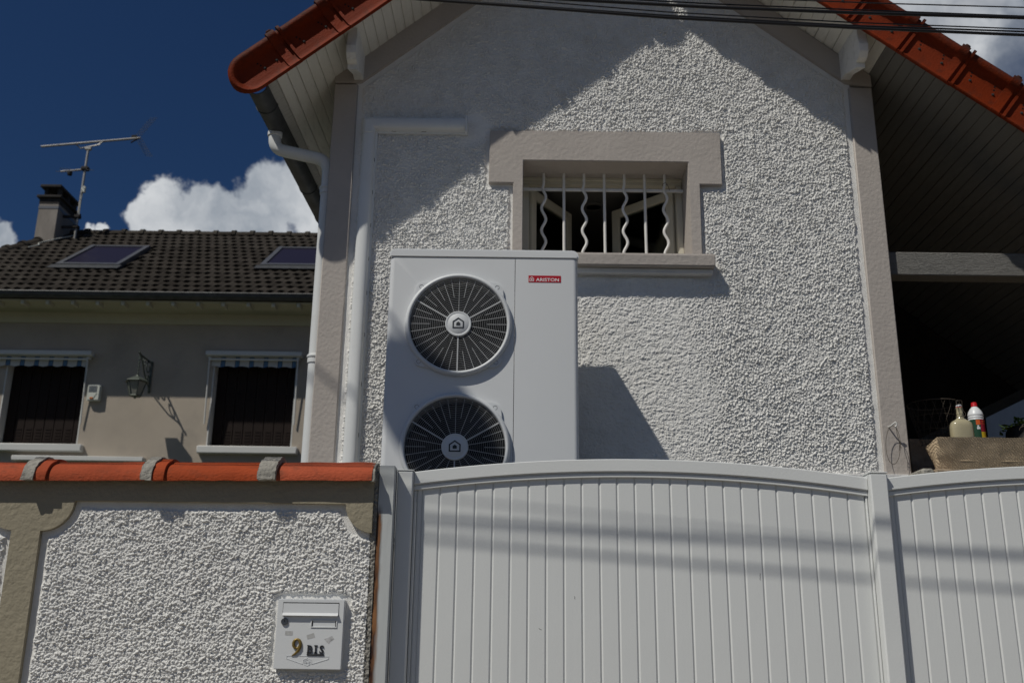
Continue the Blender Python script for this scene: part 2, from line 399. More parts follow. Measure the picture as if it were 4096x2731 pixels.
def put(name, me, parent=None, at=(0, 0, 0), rot=(0, 0, 0), scale=(1, 1, 1)):
    o = bpy.data.objects.new(name, me); COL.objects.link(o)
    at = Vector(at)
    o.parent = parent
    o.location = at - (wloc(parent) if parent else Vector((0, 0, 0)))
    o.rotation_euler = rot; o.scale = scale
    WL[o.name] = at
    return o
def thing(name, label, cat, loc=(0, 0, 0), group=None):
    o = bpy.data.objects.new(name, None); COL.objects.link(o)
    o.location = loc; o.empty_display_size = .1
    WL[o.name] = Vector(loc)
    return tag(o, label, cat, group)
def tag(o, label, cat, group=None):
    o['label'] = label; o['category'] = cat
    if group: o['group'] = group
    return o
def structure(o): o['kind'] = 'structure'; return o
def bx(name, m, parent, x0, x1, y0, y1, z0, z1, b=0.0, **k):
    q = MB(); q.box(x0, x1, y0, y1, z0, z1, b); return q.build(name, m, parent, **k)
def text_mb(body, size, depth, sx=1.0, bold=0.0):
    c = bpy.data.curves.new('lettering', 'FONT'); c.body = body; c.size = size; c.extrude = depth; c.offset = bold; c.resolution_u = 3
    c.align_x = 'CENTER'
    o = bpy.data.objects.new('lettering', c)
    me = bpy.data.meshes.new_from_object(o)
    q = MB()
    q.v = [(v.co.x * sx, -v.co.z, v.co.y) for v in me.vertices]
    q.f = [tuple(p.vertices) for p in me.polygons]
    bpy.data.objects.remove(o); bpy.data.meshes.remove(me); bpy.data.curves.remove(c)
    return q
def shift(q, d):
    q.v = [(v[0] + d[0], v[1] + d[1], v[2] + d[2]) for v in q.v]; return q

# -------- roughcast relief
def vnoise(X, Z, cell, seed):
    rg = np.random.default_rng(seed)
    a, b = X / cell, Z / cell
    i, j = np.floor(a).astype(np.int64), np.floor(b).astype(np.int64)
    i0, j0 = i.min(), j.min()
    T = rg.random((int(j.max() - j0) + 3, int(i.max() - i0) + 3))
    fx, fz = a - i, b - j; fx = fx * fx * (3 - 2 * fx); fz = fz * fz * (3 - 2 * fz); i = i - i0; j = j - j0
    return (T[j, i] * (1 - fx) + T[j, i + 1] * fx) * (1 - fz) + (T[j + 1, i] * (1 - fx) + T[j + 1, i + 1] * fx) * fz
def grains(X, Z, cell, r0, r1, seed):
    rg = np.random.default_rng(seed)
    a, b = X / cell, Z / cell
    i, j = np.floor(a).astype(np.int64), np.floor(b).astype(np.int64)
    i0, j0 = i.min() - 1, j.min() - 1
    sh = (int(j.max() - j0) + 3, int(i.max() - i0) + 3)
    JX, JZ, RR, HH = rg.random(sh), rg.random(sh), r0 + (r1 - r0) * rg.random(sh), .45 + .55 * rg.random(sh)
    HH = np.where(rg.random(sh) < .22, .10, HH)
    H = np.zeros_like(X)
    for dj in (-1, 0, 1):
        for di in (-1, 0, 1):
            ii, jj = i + di - i0, j + dj - j0
            cx, cz = (i + di + JX[jj, ii]) * cell, (j + dj + JZ[jj, ii]) * cell
            d2 = ((X - cx) ** 2 + (Z - cz) ** 2) / RR[jj, ii] ** 2
            H = np.maximum(H, HH[jj, ii] * np.sqrt(np.clip(1 - d2, 0, 1)))
    return H
def sst(a, b, x):
    t = np.clip((x - a) / (b - a), 0, 1); return t * t * (3 - 2 * t)
def relief(X, Z, seed, coarse=1.0):
    wx = (vnoise(X, Z, .014, seed) - .5) * .0075; wz = (vnoise(X, Z, .014, seed + 1) - .5) * .0075
    x, z = X + wx, Z + wz
    big = grains(x, z, .0165 * coarse, .0064 * coarse, .0108 * coarse, seed + 2)
    small = grains(x, z, .0088 * coarse, .0040 * coarse, .0070 * coarse, seed + 3)
    clump = vnoise(X, Z * 1.5, .035, seed + 4)
    fine = vnoise(X, Z, .0055, seed + 5)
    h = np.maximum(big * (.60 + .75 * clump), small * .50) + .14 * fine + .30 * big * small
    return h, small, fine
def box_sd(X, Z, x0, x1, z0, z1):
    dx = np.maximum(np.maximum(x0 - X, X - x1), 0); dz = np.maximum(np.maximum(z0 - Z, Z - z1), 0)
    return np.hypot(dx, dz)
def relief_sheet(name, m, parent, xs, zs, height, keep, Y):
    """dense sheet facing -Y: vertex at (x, Y - height, z); quads kept where keep is true"""
    nx, nz = len(xs), len(zs)
    X, Z = np.meshgrid(xs, zs)
    o = wloc(parent)
    co = np.empty((nz * nx, 3), np.float32)
    co[:, 0] = X.ravel() - o.x; co[:, 1] = (Y - height).ravel() - o.y; co[:, 2] = Z.ravel() - o.z
    jj, ii = np.meshgrid(np.arange(nz - 1), np.arange(nx - 1), indexing='ij')
    a = (jj * nx + ii).ravel()
    K = (keep[:-1, :-1] & keep[1:, :-1] & keep[:-1, 1:] & keep[1:, 1:]).ravel()
    a = a[K]
    q = np.stack([a, a + 1, a + nx + 1, a + nx], 1).astype(np.int32)
    used = np.zeros(nx * nz, bool); used[q.ravel()] = True
    rem = np.cumsum(used) - 1
    co = co[used]; q = rem[q].astype(np.int32)
    me = bpy.data.meshes.new(name)
    me.vertices.add(len(co)); me.vertices.foreach_set('co', co.ravel())
    me.loops.add(q.size); me.loops.foreach_set('vertex_index', q.ravel())
    me.polygons.add(len(q)); me.polygons.foreach_set('loop_start', np.arange(0, q.size, 4, dtype=np.int32))
    me.update(calc_edges=True)
    me.shade_smooth(); me.materials.append(m)
    return put(name, me, parent, o)
# ================================================================== SETTING
MA['spoke_grey'] = mat('light guard spokes', (.50, .51, .515), .5, .3, .02, 3)
MA['asphalt_dark'] = mat('dark gravel yard', (.06, .057, .052), .95, .1, .3, 6, .6, 60)
q = MB(); q.add([(-400, -400, GZ), (400, -400, GZ), (400, 600, GZ), (-400, 600, GZ)], [(0, 1, 2, 3)])
structure(q.build('road', MA['asphalt']))
structure(bx('pavement', MA['paving'], None, -40, 40, 2.0, 3.9, GZ - .1, GZ + .12, .01))
structure(bx('garden', MA['lawn'], None, -40, -2.62, 4.3, 40, GZ - .1, GZ + .09))
structure(bx('yard', MA['asphalt_dark'], None, -2.6, 40, 4.3, 30, GZ - .1, GZ + .10))

# ================================================================== MAIN HOUSE
YF = 5.65
house = thing('gabled_house', 'white roughcast gabled house with red verge tiles and grey corner bands behind the gate', 'house', (.55, YF, GZ))
LL = lambda x: 3.427 + .834 * (x + .966)       # lower edge of the left rake band
LR = lambda x: 3.663 - .786 * (x - 1.847)
SL = lambda x: 3.450 + .838 * (x + 1.155)      # soffit line on the gable wall
SR = lambda x: 3.649 - .790 * (x - 2.109)
# body behind the render: boxes around the window opening
q = MB()
q.box(-1.12, -.0, YF + .02, YF + .26, GZ, 3.3); q.box(1.146, 2.26, YF + .02, YF + .26, GZ, 3.3)
q.box(-.0, 1.146, YF + .02, YF + .26, GZ, 2.16); q.box(-.0, 1.146, YF + .02, YF + .26, 3.06, 3.3)
q.prism([(-1.12, 3.3), (2.26, 3.3), (2.26, 3.42), (.55, 4.78), (-1.12, 3.42)], 'y', YF + .02, YF + .26)
q.box(-1.12, -.92, YF + .26, 10, GZ, 3.4); q.box(2.06, 2.26, YF + .26, 10, GZ, 3.4)
q.box(-.92, 2.06, 9.8, 10, GZ, 3.4)
q.build('wall_core', MA['plain_white'], house, smooth=False)
# interior room seen through the open window
q = MB()
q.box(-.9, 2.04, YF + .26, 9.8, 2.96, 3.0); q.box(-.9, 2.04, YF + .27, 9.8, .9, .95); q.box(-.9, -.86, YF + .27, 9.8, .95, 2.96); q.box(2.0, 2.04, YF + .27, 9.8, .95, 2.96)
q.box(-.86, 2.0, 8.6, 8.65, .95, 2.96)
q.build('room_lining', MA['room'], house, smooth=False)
q = MB(); q.ring([(.05, 0), (.075, 0), (.075, -.012), (.05, -.012)], (.566, 6.49, 2.958), 'z', 28); q.lathe([(0, -.004), (.05, -.004)], (.566, 6.49, 2.958), 'z', 28)
q.build('ceiling_downlight', MA['room'], house)

# roughcast render, real relief
STEP = .0030
xs = np.arange(-1.02, 2.15, STEP); zs = np.arange(.86, 4.16, STEP)
X, Z = np.meshgrid(xs, zs)
hh, sm, fine = relief(X, Z, 11, .70)
jit = (vnoise(X, Z, .02, 40) - .5) * .010
ca = math.cos(math.atan(.81))
d = np.minimum(np.minimum(X + 1.005, 2.135 - X), np.minimum((LL(X) - Z) * ca, (LR(X) - Z) * ca)) - .010
dw = np.minimum(np.minimum(box_sd(X, Z, -.156, 1.293, 2.713, 3.073), box_sd(X, Z, -.006, 1.148, 2.2, 2.8)), box_sd(X, Z, -.07, 1.21, 2.12, 2.235))
left_of_win = (X < -.0) | (Z < 2.75)
edge = np.minimum(sst(.020, .036, d + jit), sst(.004, .020, dw + jit - np.where((X > 1.14) | (X < 0), .012, 0)))
# the reworked, flatter patch below the sill and beside the unit
pn = (vnoise(X, Z, .16, 51) - .5) * .22
patch = sst(1.30, 1.02, X + pn * .7) * sst(-.3, .1, X) * sst(2.24, 2.16, Z)
flat2 = sst(.14, .07, np.hypot((X + .24) / 1.0, (Z - 3.10) / 1.1) + pn * .15)
worm = grains(X * .6 + pn * .05, Z, .016, .007, .013, 60)
soft = .42 * worm + .42 * fine + .25 * vnoise(X, Z, .02, 61) + .35 * sm * vnoise(X, Z, .03, 62)
base = .0035 * edge
amp = .0132
h = base + edge * amp * ((1 - patch) * hh * (1 - .8 * flat2) + patch * (soft * .65 + .20 * hh))
h += .0012 * (vnoise(X, Z, .05, 71) - .5) * 2 * (1 - edge * .5)
keep = (Z < LL(X) + .03) & (Z < LR(X) + .03) & ~((X > .0) & (X < 1.143) & (Z > 2.2) & (Z < 2.95)) 
relief_sheet('roughcast_render', MA['rough_white'], house, xs, zs, h, keep, YF)
del X, Z, hh, sm, fine, h

# corner pilasters, rake bands, plinth
bx('corner_pilaster', MA['taupe'], house, -1.155, -1.005, YF - .018, YF + .3, GZ, 3.40, .006)
bx('corner_pilaster', MA['taupe'], house, 2.135, 2.285, YF - .018, YF + .3, GZ, 3.42, .006)
q = MB(); q.prism([(-1.155, 3.450), (.551, SL(.551)), (.551, 4.69), (-.985, LL(-.985)), (-1.155, 3.405)], 'y', YF - .020, YF + .1); q.build('rake_band', MA['taupe'], house, bevel=.004)
q = MB(); q.prism([(2.285, SR(2.285)), (.551, SR(.551)), (.551, 4.69), (2.118, LR(2.118)), (2.285, 3.425)], 'y', YF - .020, YF + .1); q.build('rake_band', MA['taupe'], house, bevel=.004)
bx('plinth', MA['plain_white'], house, -1.005, 2.30, YF - .05, YF + .02, GZ, .930, .006)

# soffit boards, one by one (they run back under the roof)
def board_mesh(ln):
    b = MB(); w, t, c = .0345, .016, .004
    b.sweep([(-w, t), (w, t), (w, c), (w - c, 0), (-w + c, 0), (-w, c)], [((0, 0, 0), (1, 0, 0), (0, 0, 1)), ((0, ln, 0), (1, 0, 0), (0, 0, 1))])
    return b
bs, bl = board_mesh(.43).mesh('soffit_board', MA['board_white'], smooth=False), board_mesh(4.7).mesh('soffit_board', MA['board_white'], smooth=False)
br = board_mesh(2.75).mesh('soffit_board', MA['porch_shade_board'], smooth=False)
bw = board_mesh(4.7).mesh('soffit_board', MA['peeling'], smooth=False)
aL, aR = math.atan(.838), math.atan(.790)
for k in range(25):
    x = -1.462 + .0548 * k
    lng = x < -1.16
    put('soffit_board', (bw if k == 0 else bl) if lng else bs, house, (x, 5.236 + random.uniform(-.002, .003), SL(x) + random.uniform(-.0012, .0012)), (0, -aL, -.022 if lng else -.010))
for k in range(62):
    x = 1.02 + .0556 * k
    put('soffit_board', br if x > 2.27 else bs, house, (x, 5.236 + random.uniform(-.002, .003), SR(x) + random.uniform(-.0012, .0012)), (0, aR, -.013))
# roof covering above the boards
q = MB()
def slope_slab(x0, x1, f, lo, hi, y0, y1): q.prism([(x0, f(x0) + lo), (x1, f(x1) + lo), (x1, f(x1) + hi), (x0, f(x0) + hi)], 'y', y0, y1)
slope_slab(-1.50, .551, SL, .03, .10, 5.235, 10); slope_slab(.551, 2.27, SR, .03, .10, 5.235, 10); slope_slab(2.27, 4.6, SR, .03, .10, 5.235, 8.03)
q.build('roof', MA['verge'], house, smooth=False)
q = MB(); q.prism([(-.1, SL(-.1) - .0), (.551, SL(.551)), (1.02, SR(1.02)), (1.02, SR(1.02) + .028), (.551, SL(.551) + .028), (-.1, SL(-.1) + .028)], 'y', 5.22, 5.66); q.build('ridge_lining', MA['board_white'], house, smooth=False)

# verge tiles
TOP = [(0, .125), (0, .160), (-.010, .176), (-.034, .188), (-.052, .206), (-.052, .232), (-.034, .250), (0, .256), (.06, .256)]
BOT = [(0, .125), (0, .044), (-.001, .029), (-.006, .017), (-.015, .009), (-.018, .003), (-.014, -.003), (-.004, -.004), (.004, -.003)]
PROF = TOP[::-1] + BOT[1:]
def verge_frames(us): return [((u, 0, 0), (0, 1, 0), (0, 0, 1)) for u in us]
def grow(p, g):
    out_ = []
    for y, n in p: out_.append((y - g, .125 + (n - .125) * (1 + g * 5)))
    return out_
def closed(p): return p + [(p[-1][0], p[-1][1] + .012), (.012, .03), (.012, .235), (p[0][0], p[0][1] - .012)]
LT = .360
def verge_mesh(end=False):
    b = MB(); LT = .285 if end else .360
    if not end:
        b.sweep(closed(PROF), verge_frames([.002, LT - .006])); b.sweep(closed(grow(PROF, -.004)), verge_frames([LT - .008, LT + .006]))
        b.sweep(closed(grow(PROF, .015)), verge_frames([0, .004, .014, .018]))
    else:
        b.sweep(closed(PROF), verge_frames([-.0, LT - .006]), caps=False); b.sweep(closed(grow(PROF, -.004)), verge_frames([LT - .008, LT + .006]))
        n = 14; vs = []
        for i in range(n + 1):
            ph = PI / 2 + PI * i / n; w = (1 - math.cos(PI * i / n)) / 2
            for (yt, nt), (yb, nb) in zip(TOP, BOT):
                y = yt * (1 - w) + yb * w; r = (nt - .125) * (1 - w) + (.125 - nb) * w
                vs.append((r * math.cos(ph), y, .125 + r * math.sin(ph)))
        m = len(TOP)
        b.add(vs, [(i * m + k, i * m + k + 1, (i + 1) * m + k + 1, (i + 1) * m + k) for i in range(n) for k in range(m - 1)])
    b.sweep(closed(grow(PROF, .014)), verge_frames([LT - .078, LT - .074, LT - .026, LT - .022]))
    b.box(LT - .064, LT - .030, -.050, .02, .255, .274, .006)
    return b
def holes_mesh():
    b = MB()
    for u, n in ((.07, .152), (.078, .130), (LT - .130, .152), (LT - .122, .130)):
        b.lathe([(0, -.0016), (.0055, -.0016), (.0055, .004)], (u, 0, n), 'y', 10)
    return b
def screw_mesh():
    b = MB()
    b.lathe([(.009, .002), (.009, -.002), (.006, -.0035), (.0055, -.007), (0, -.007)], (0, 0, 0), 'y', 12); return b
vt, ve = verge_mesh().mesh('verge_tile', MA['verge'], ang=50), verge_mesh(True).mesh('verge_tile', MA['verge'], ang=50)
hm, sm_ = holes_mesh().mesh('nail_holes', MA['dark']), screw_mesh().mesh('screw', MA['soot'])
YV = 5.222
def place_verge(x0, z0, ang, sc, end=False):
    LT = .285 if end else .360
    jr = random.uniform(-.006, .006)
    t = put('verge_tile', ve if end else vt, house, (x0, (YV if ang < 0 else 5.192) + random.uniform(-.003, .003), z0), (0, -ang + jr, random.uniform(-.006, .006)), (sc, 1, 1))
    hl = bpy.data.objects.new('nail_holes', hm); COL.objects.link(hl); hl.parent = t
    for u, n in ((.088, .100), (LT - .112, .100)):
        o = bpy.data.objects.new('screw', sm_); COL.objects.link(o); o.parent = t; o.location = (u, 0, n)
    return t
aVL, aVR = math.atan(.832), math.atan(.764)
BL = lambda x: 3.124 + .832 * (x + 1.459)
BR = lambda x: 3.645 - .764 * (x - 1.993)
place_verge(-1.270 - .285 * math.cos(aVL), BL(-1.270 - .285 * math.cos(aVL)), aVL, 1.0, True)
for k in range(6): place_verge(-1.270 + .2785 * k, BL(-1.270 + .2785 * k), aVL, .2785 / .360 / math.cos(aVL))
for k in range(-6, 7): place_verge(2.300 + .2785 * k, BR(2.300 + .2785 * k), -aVR, .2785 / .360 / math.cos(aVR))
q = MB(); q.lathe([(0, -.03), (.08, -.03), (.105, -.02), (.112, 0), (.112, 4.6)], (.470, 5.17, 4.755), 'y', 28); q.build('ridge_tile', MA['verge'], house)

# carved brackets under the overhang
def corbel(xb0, xb1, xf0, xf1, zb, ztb, ztf):
    # side profile: (y, z) ; front at 5.29
    pr = [(YF - .005, zb), (5.56, zb - .004), (5.365, ztf - .205), (5.365, ztf - .170), (5.318, ztf - .166), (5.290, ztf - .135), (5.282, ztf - .09), (5.300, ztf - .03), (5.300, ztf + .04), (YF - .005, ztb + .08)]
    b = MB(); n = len(pr)
    def xx(y, a, c): t = (YF - y) / (YF - 5.3); return a + (c - a) * t
    vs = [(xx(y, xb0, xf0), y, z) for y, z in pr] + [(xx(y, xb1, xf1), y, z) for y, z in pr]
    b.add(vs, [tuple(range(n)), tuple(range(2 * n - 1, n - 1, -1))] + [(i, (i + 1) % n, n + (i + 1) % n, n + i) for i in range(n)])
    return b.build('corbel', MA['corbel'], house, bevel=.0025, ang=25)
corbel(-1.031, -.972, -1.030, -.971, 3.428, 3.60, 3.545)
corbel(2.091, 2.150, 2.094, 2.150, 3.472, 3.62, 3.600)

# gutter along the left eave
q = MB(); n = 14
def half(r, t, a0=-8, a1=188):
    o_ = [(-r * math.cos(R(a0 + (a1 - a0) * i / n)), -r * math.sin(R(a0 + (a1 - a0) * i / n))) for i in range(n + 1)]
    return o_ + [(x * (r - t) / r, z * (r - t) / r) for x, z in o_[::-1]]
gfr = lambda y: ((-1.540 + .030 * (y - 5.25), y, 3.152), (1, 0, 0), (0, 0, 1))
q.sweep(half(.064, .004), [gfr(5.245), gfr(10)])
gut = q.build('gutter', MA['zinc'], house)
q = MB(); q.tube([(-1.540 - .064 + .030 * (y - 5.25), y, 3.165) for y in (5.245, 10)], .008, 8); q.build('gutter_bead', MA['zinc'], gut)
for y in (5.47, 6.02, 6.62, 7.15, 7.7, 8.3):
    q = MB(); f0, f1 = gfr(y), gfr(y + .016); q.sweep(half(.068, .004), [f0, f1]); q.build('gutter_joint', MA['zinc'], gut)

# rainwater pipe
def arc(pts, n=7):
    """round the corners of a polyline"""
    P = [Vector(p) for p in pts]; o_ = [P[0]]
    for i in range(1, len(P) - 1):
        a, b, c = P[i - 1], P[i], P[i + 1]; rr = min(.085, (a - b).length * .48, (c - b).length * .48)
        s, e = b + (a - b).normalized() * rr, b + (c - b).normalized() * rr
        for k in range(n + 1):
            t = k / n; o_.append(s * (1 - t) ** 2 + b * 2 * t * (1 - t) + e * t * t)
    o_.append(P[-1]); return o_
PX, PY = -1.176, 5.735
q = MB(); q.tube(arc([(-1.535, PY, 3.12), (-1.532, PY, 2.985), (PX, PY, 2.905), (PX, PY, GZ)]), .0395, 20); pipe = q.build('downpipe', MA['pvc'], house, ang=60)
for z in (2.70, 1.60):
    q = MB(); q.lathe([(.040, -.03), (.045, -.028), (.045, 0), (.050, .006), (.050, .016), (.045, .022), (.040, .024)], (PX, PY, z), 'z', 24); q.box(PX + .03, PX + .048, PY - .052, PY - .02, z - .022, z, .003); q.build('pipe_collar', MA['pvc'], pipe)
q = MB(); q.lathe([(.041, 0), (.046, .003), (.046, .03), (.041, .032)], (-1.535, PY, 3.07), 'z', 20); q.build('pipe_collar', MA['pvc'], pipe)

# window with its masonry surround
win = MB()
win.prism([(-.155, 3.073), (1.293, 3.073), (1.291, 2.718), (1.152, 2.718), (1.147, 2.234), (1.083, 2.234), (1.083, 2.868), (.057, 2.868), (.057, 2.234), (-.005, 2.234), (-.006, 2.713), (-.156, 2.713)], 'y', YF - .034, YF + .262)
win = win.build('window', MA['taupe'], house, bevel=.004)
q = MB(); q.prism([(YF - .100, 2.153), (YF - .104, 2.224), (YF - .098, 2.232), (YF + .27, 2.238), (YF + .27, 2.153)], 'x', -.07, 1.209); q.build('sill', MA['taupe'], win, bevel=.005)
bx('sill_bed', MA['plain_white'], win, -.055, 1.200, YF - .055, YF + .02, 2.118, 2.153, .006)
q = MB(); y0 = 5.862
q.box(.057, 1.083, y0, y0 + .05, 2.822, 2.868, .004); q.box(.057, .098, y0, y0 + .05, 2.24, 2.822, .004); q.box(1.042, 1.083, y0, y0 + .05, 2.24, 2.822, .004); q.box(.098, 1.042, y0 + .001, y0 + .049, 2.24, 2.275, .004)
q.box(.057, 1.083, y0 - .012, y0 - .001, 2.846, 2.868, .003)
q.build('window_frame', MA['cream'], win)
def sash(hx, ex, ey):
    b = MB(); a = Vector((hx, 5.915, 0)); e = Vector((ex, ey, 0)); L = (e - a).length; u = (e - a) / L; nn = Vector((-u.y, u.x, 0))
    def bar(s0, s1, z0, z1, t=.021):
        vs = [a + u * s + nn * w + Vector((0, 0, z)) for s in (s0, s1) for w in (-t, t) for z in (z0, z1)]
        b.add(vs, [(0, 1, 3, 2), (4, 6, 7, 5), (0, 4, 5, 1), (2, 3, 7, 6), (0, 2, 6, 4), (1, 5, 7, 3)])
    bar(0, .058, 2.275, 2.818); bar(L - .058, L, 2.275, 2.818); bar(.058, L - .058, 2.758, 2.818, .0205); bar(.058, L - .058, 2.275, 2.335, .0205)
    s = b.build('casement', MA['cream'], win, bevel=.003)
    b = MB(); bar2 = [a + u * t_ + nn * w + Vector((0, 0, z)) for t_ in (.058, L - .058) for w in (-.003, .003) for z in (2.335, 2.758)]
    b.add(bar2, [(0, 1, 3, 2), (4, 6, 7, 5), (0, 4, 5, 1), (2, 3, 7, 6), (0, 2, 6, 4), (1, 5, 7, 3)])
    return b.build('window_pane', MA['glass'], win, smooth=False)
sash(.100, .384, 6.33); sash(1.040, .684, 6.275)
# burglar bars: straight and wavy by turns
grate = thing('window_grate', 'white iron window bars, alternately wavy and straight, in the taupe framed opening', 'window bars', (.57, 5.80, 2.236))
bx('cross_bar', MA['bars'], grate, .058, 1.082, 5.806, 5.818, 2.752, 2.772, .002)
for k in range(7):
    x = .190 + .1287 * k; q = MB()
    if k % 2: q.tube([(x, 5.797, 2.234), (x, 5.797, 2.868)], .0092, 8)
    else:
        pts = []
        for i in range(61):
            z = 2.234 + .634 * i / 60; w = sst(2.80, 2.74, np.array(z)); pts.append((x + .0135 * float(w) * math.sin((2.74 - z) / .152 * 2 * PI), 5.797, z))
        q.tube(pts, .0092, 8)
    q.build('wavy_bar' if k % 2 == 0 else 'straight_bar', MA['bars'], grate, ang=60)
q = MB(); q.tube([(.962 + .016 * math.cos(t / 10 * 2 * PI), 5.797 + .016 * math.sin(t / 10 * 2 * PI), 2.80 + .004 * math.sin(t)) for t in range(10)], .0016, 5, closed=True); q.tube([(.975, 5.79, 2.80), (.985, 5.785, 2.775), (.99, 5.785, 2.752)], .0014, 5); q.build('wire_tie', MA['rusty'], grate)

# porch on the right: tie beam, dark shed wall behind
q = MB(); q.box(2.285, 4.6, 5.70, 5.82, 2.170, 2.320, .006); q.build('tie_beam', MA['grey_beam'], house)
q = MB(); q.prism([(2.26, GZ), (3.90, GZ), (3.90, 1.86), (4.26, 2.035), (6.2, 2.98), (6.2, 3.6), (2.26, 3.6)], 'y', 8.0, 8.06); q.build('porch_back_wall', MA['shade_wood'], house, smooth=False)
q = MB(); q.sweep([(-.02, -.04), (.02, -.04), (.02, .04), (-.02, .04)], [((2.6, 7.94, 1.22), (0, 1, 0), (-.43, 0, .9)), ((6.2, 7.94, 2.95), (0, 1, 0), (-.43, 0, .9))]); q.build('porch_rail', MA['grey_beam'], house)
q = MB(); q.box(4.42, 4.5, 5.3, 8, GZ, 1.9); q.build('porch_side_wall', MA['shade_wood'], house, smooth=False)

# ================================================================== CABLE TRUNKING on the gable
trk = thing('cable_trunking', 'white plastic pipe cover running up the gable wall and turning right beside the corner band', 'trunking', (-.908, YF, GZ))
def trunk_prof(w, d): return [(-w, 0), (-w, -d * .55), (-w * .86, -d * .82), (-w * .55, -d * .97), (0, -d), (w * .42, -d * .97), (w * .66, -d * .80), (w * .76, -d * .42), (w, -d * .36), (w, 0)]
q = MB(); q.sweep(trunk_prof(.0475, .062), [((-.9085, YF + .0, GZ), (1, 0, 0), (0, 1, 0)), ((-.9085, YF, 3.045), (1, 0, 0), (0, 1, 0))]); q.build('vertical_cover', MA['pvc'], trk)
q = MB(); q.sweep(trunk_prof(.052, .064), [((-.856, YF, 3.098), (0, 0, -1), (0, 1, 0)), ((-.300, YF, 3.100), (0, 0, -1), (0, 1, 0))]); q.build('horizontal_cover', MA['pvc'], trk)
q = MB(); q.sweep(trunk_prof(.0495, .066), [((-.9085, YF, 3.036), (1, 0, 0), (0, 1, 0)), ((-.9085, YF, 3.098), (1, 0, -.95), (0, 1, 0)), ((-.848, YF, 3.098), (0, 0, -1.06), (0, 1, 0))]); q.build('elbow', MA['pvc'], trk, ang=25)
q = MB(); q.box(-.312, -.296, YF - .066, YF, 3.046, 3.153, .004); q.build('end_cap', MA['pvc'], trk)
q = MB()
for z in (2.86, 2.64, 2.42, 2.2, 1.98, 1.72, 1.42, 1.12): q.box(-.8738, -.8708, YF - .0285, YF - .022, z - .012, z + .012)
for x in (-.76, -.57): q.box(x - .014, x + .014, YF - .029, YF - .022, 3.058, 3.061)
q.build('clip_slots', MA['dark'], trk, smooth=False)

# ================================================================== HEAT PUMP
AY = 5.0
hp = thing('heat_pump', 'white two-fan heat pump outdoor unit with a red name plate against the gable wall', 'heat pump', (-.156, 5.2, .45))
XA, XB, XS, ZB, ZT = -.660, .348, .012, .48, 1.964
CX = -.283; CZ = (1.590, .937); RG = .258
def rect_cast(cx, cz, x0, x1, z0, z1, a):
    c, s = math.cos(a), math.sin(a)
    t = min((x1 - cx) / c if c > 1e-9 else ((x0 - cx) / c if c < -1e-9 else 9e9), (z1 - cz) / s if s > 1e-9 else ((z0 - cz) / s if s < -1e-9 else 9e9))
    return cx + c * t, cz + s * t
q = MB(); zm = (CZ[0] + CZ[1]) / 2
for cz, z0, z1 in ((CZ[0], zm, ZT), (CZ[1], ZB, zm)):
    x0, x1 = XA + .026, XS - .0015
    an = sorted([2 * PI * i / 72 for i in range(72)] + [math.atan2(z - cz, x - CX) % (2 * PI) for x in (x0, x1) for z in (z0, z1)])
    vs = []
    for a in an:
        c, s = math.cos(a), math.sin(a); px, pz = rect_cast(CX, cz, x0, x1, z0, z1, a)
        vs += [(px, AY, pz), (CX + (RG + .012) * c, AY, cz + (RG + .012) * s), (CX + (RG + .012) * c, AY + .16, cz + (RG + .012) * s)]
    m = len(an)
    q.add(vs, [(3 * i, 3 * ((i + 1) % m), 3 * ((i + 1) % m) + 1, 3 * i + 1) for i in range(m)] + [(3 * i + 1, 3 * ((i + 1) % m) + 1, 3 * ((i + 1) % m) + 2, 3 * i + 2) for i in range(m)])
# rounded left corner and left side
cor = [(XA + .026 - .026 * math.sin(R(t)), AY + .026 - .026 * math.cos(R(t))) for t in range(0, 91, 15)]
vs = [(x, y, z) for x, y in cor + [(XA, 5.40)] for z in (ZB, ZT)]
q.add(vs, [(2 * i, 2 * i + 2, 2 * i + 3, 2 * i + 1) for i in range(len(cor))])
casing = q.build('front_panel', MA['lacquer'], hp, ang=30)
q = MB()
cor = [(XB - .026 + .026 * math.sin(R(t)), AY + .026 - .026 * math.cos(R(t))) for t in range(0, 91, 15)]
vs = [(x, y, z) for x, y in [(XS + .0015, AY)] + cor + [(XB, 5.40), (XS + .0015, 5.40)] for z in (ZB, ZT)]
n = len(cor) + 3
q.add(vs, [(2 * i, (2 * i + 2) % (2 * n), (2 * i + 3) % (2 * n), 2 * i + 1) for i in range(n)] + [tuple(range(0, 2 * n, 2)), tuple(range(1, 2 * n, 2))])
q.build('side_panel', MA['lacquer'], hp, ang=30)
q = MB()   # inside of the fan chamber
q.box(XA + .01, XS, AY + .165, 5.39, ZB, ZT); q.build('fan_chamber', MA['dark'], hp, smooth=False)
q = MB(); q.box(XA, XB, AY + .01, 5.40, ZB - .03, ZB); q.build('base_tray', MA['lacquer'], hp)
def rrect(x0, x1, z0, z1, r, n=6, only_top=False):
    P = []
    for cx, cz, a0 in ((x1 - r, z1 - r, 0), (x0 + r, z1 - r, 90), (x0 + r, z0 + r, 180), (x1 - r, z0 + r, 270)):
        if only_top and a0 >= 180: P.append((x0 if a0 == 180 else x1, z0)); continue
        P += [(cx + r * math.cos(R(a0 + 90 * i / n)), cz + r * math.sin(R(a0 + 90 * i / n))) for i in range(n + 1)]
    return P
q = MB(); q.prism(rrect(XA - .005, XB + .005, ZT + .0015, 2.019, .034, 7, True), 'y', AY - .005, 5.405); q.build('top_cap', MA['lacquer'], hp, bevel=.009)
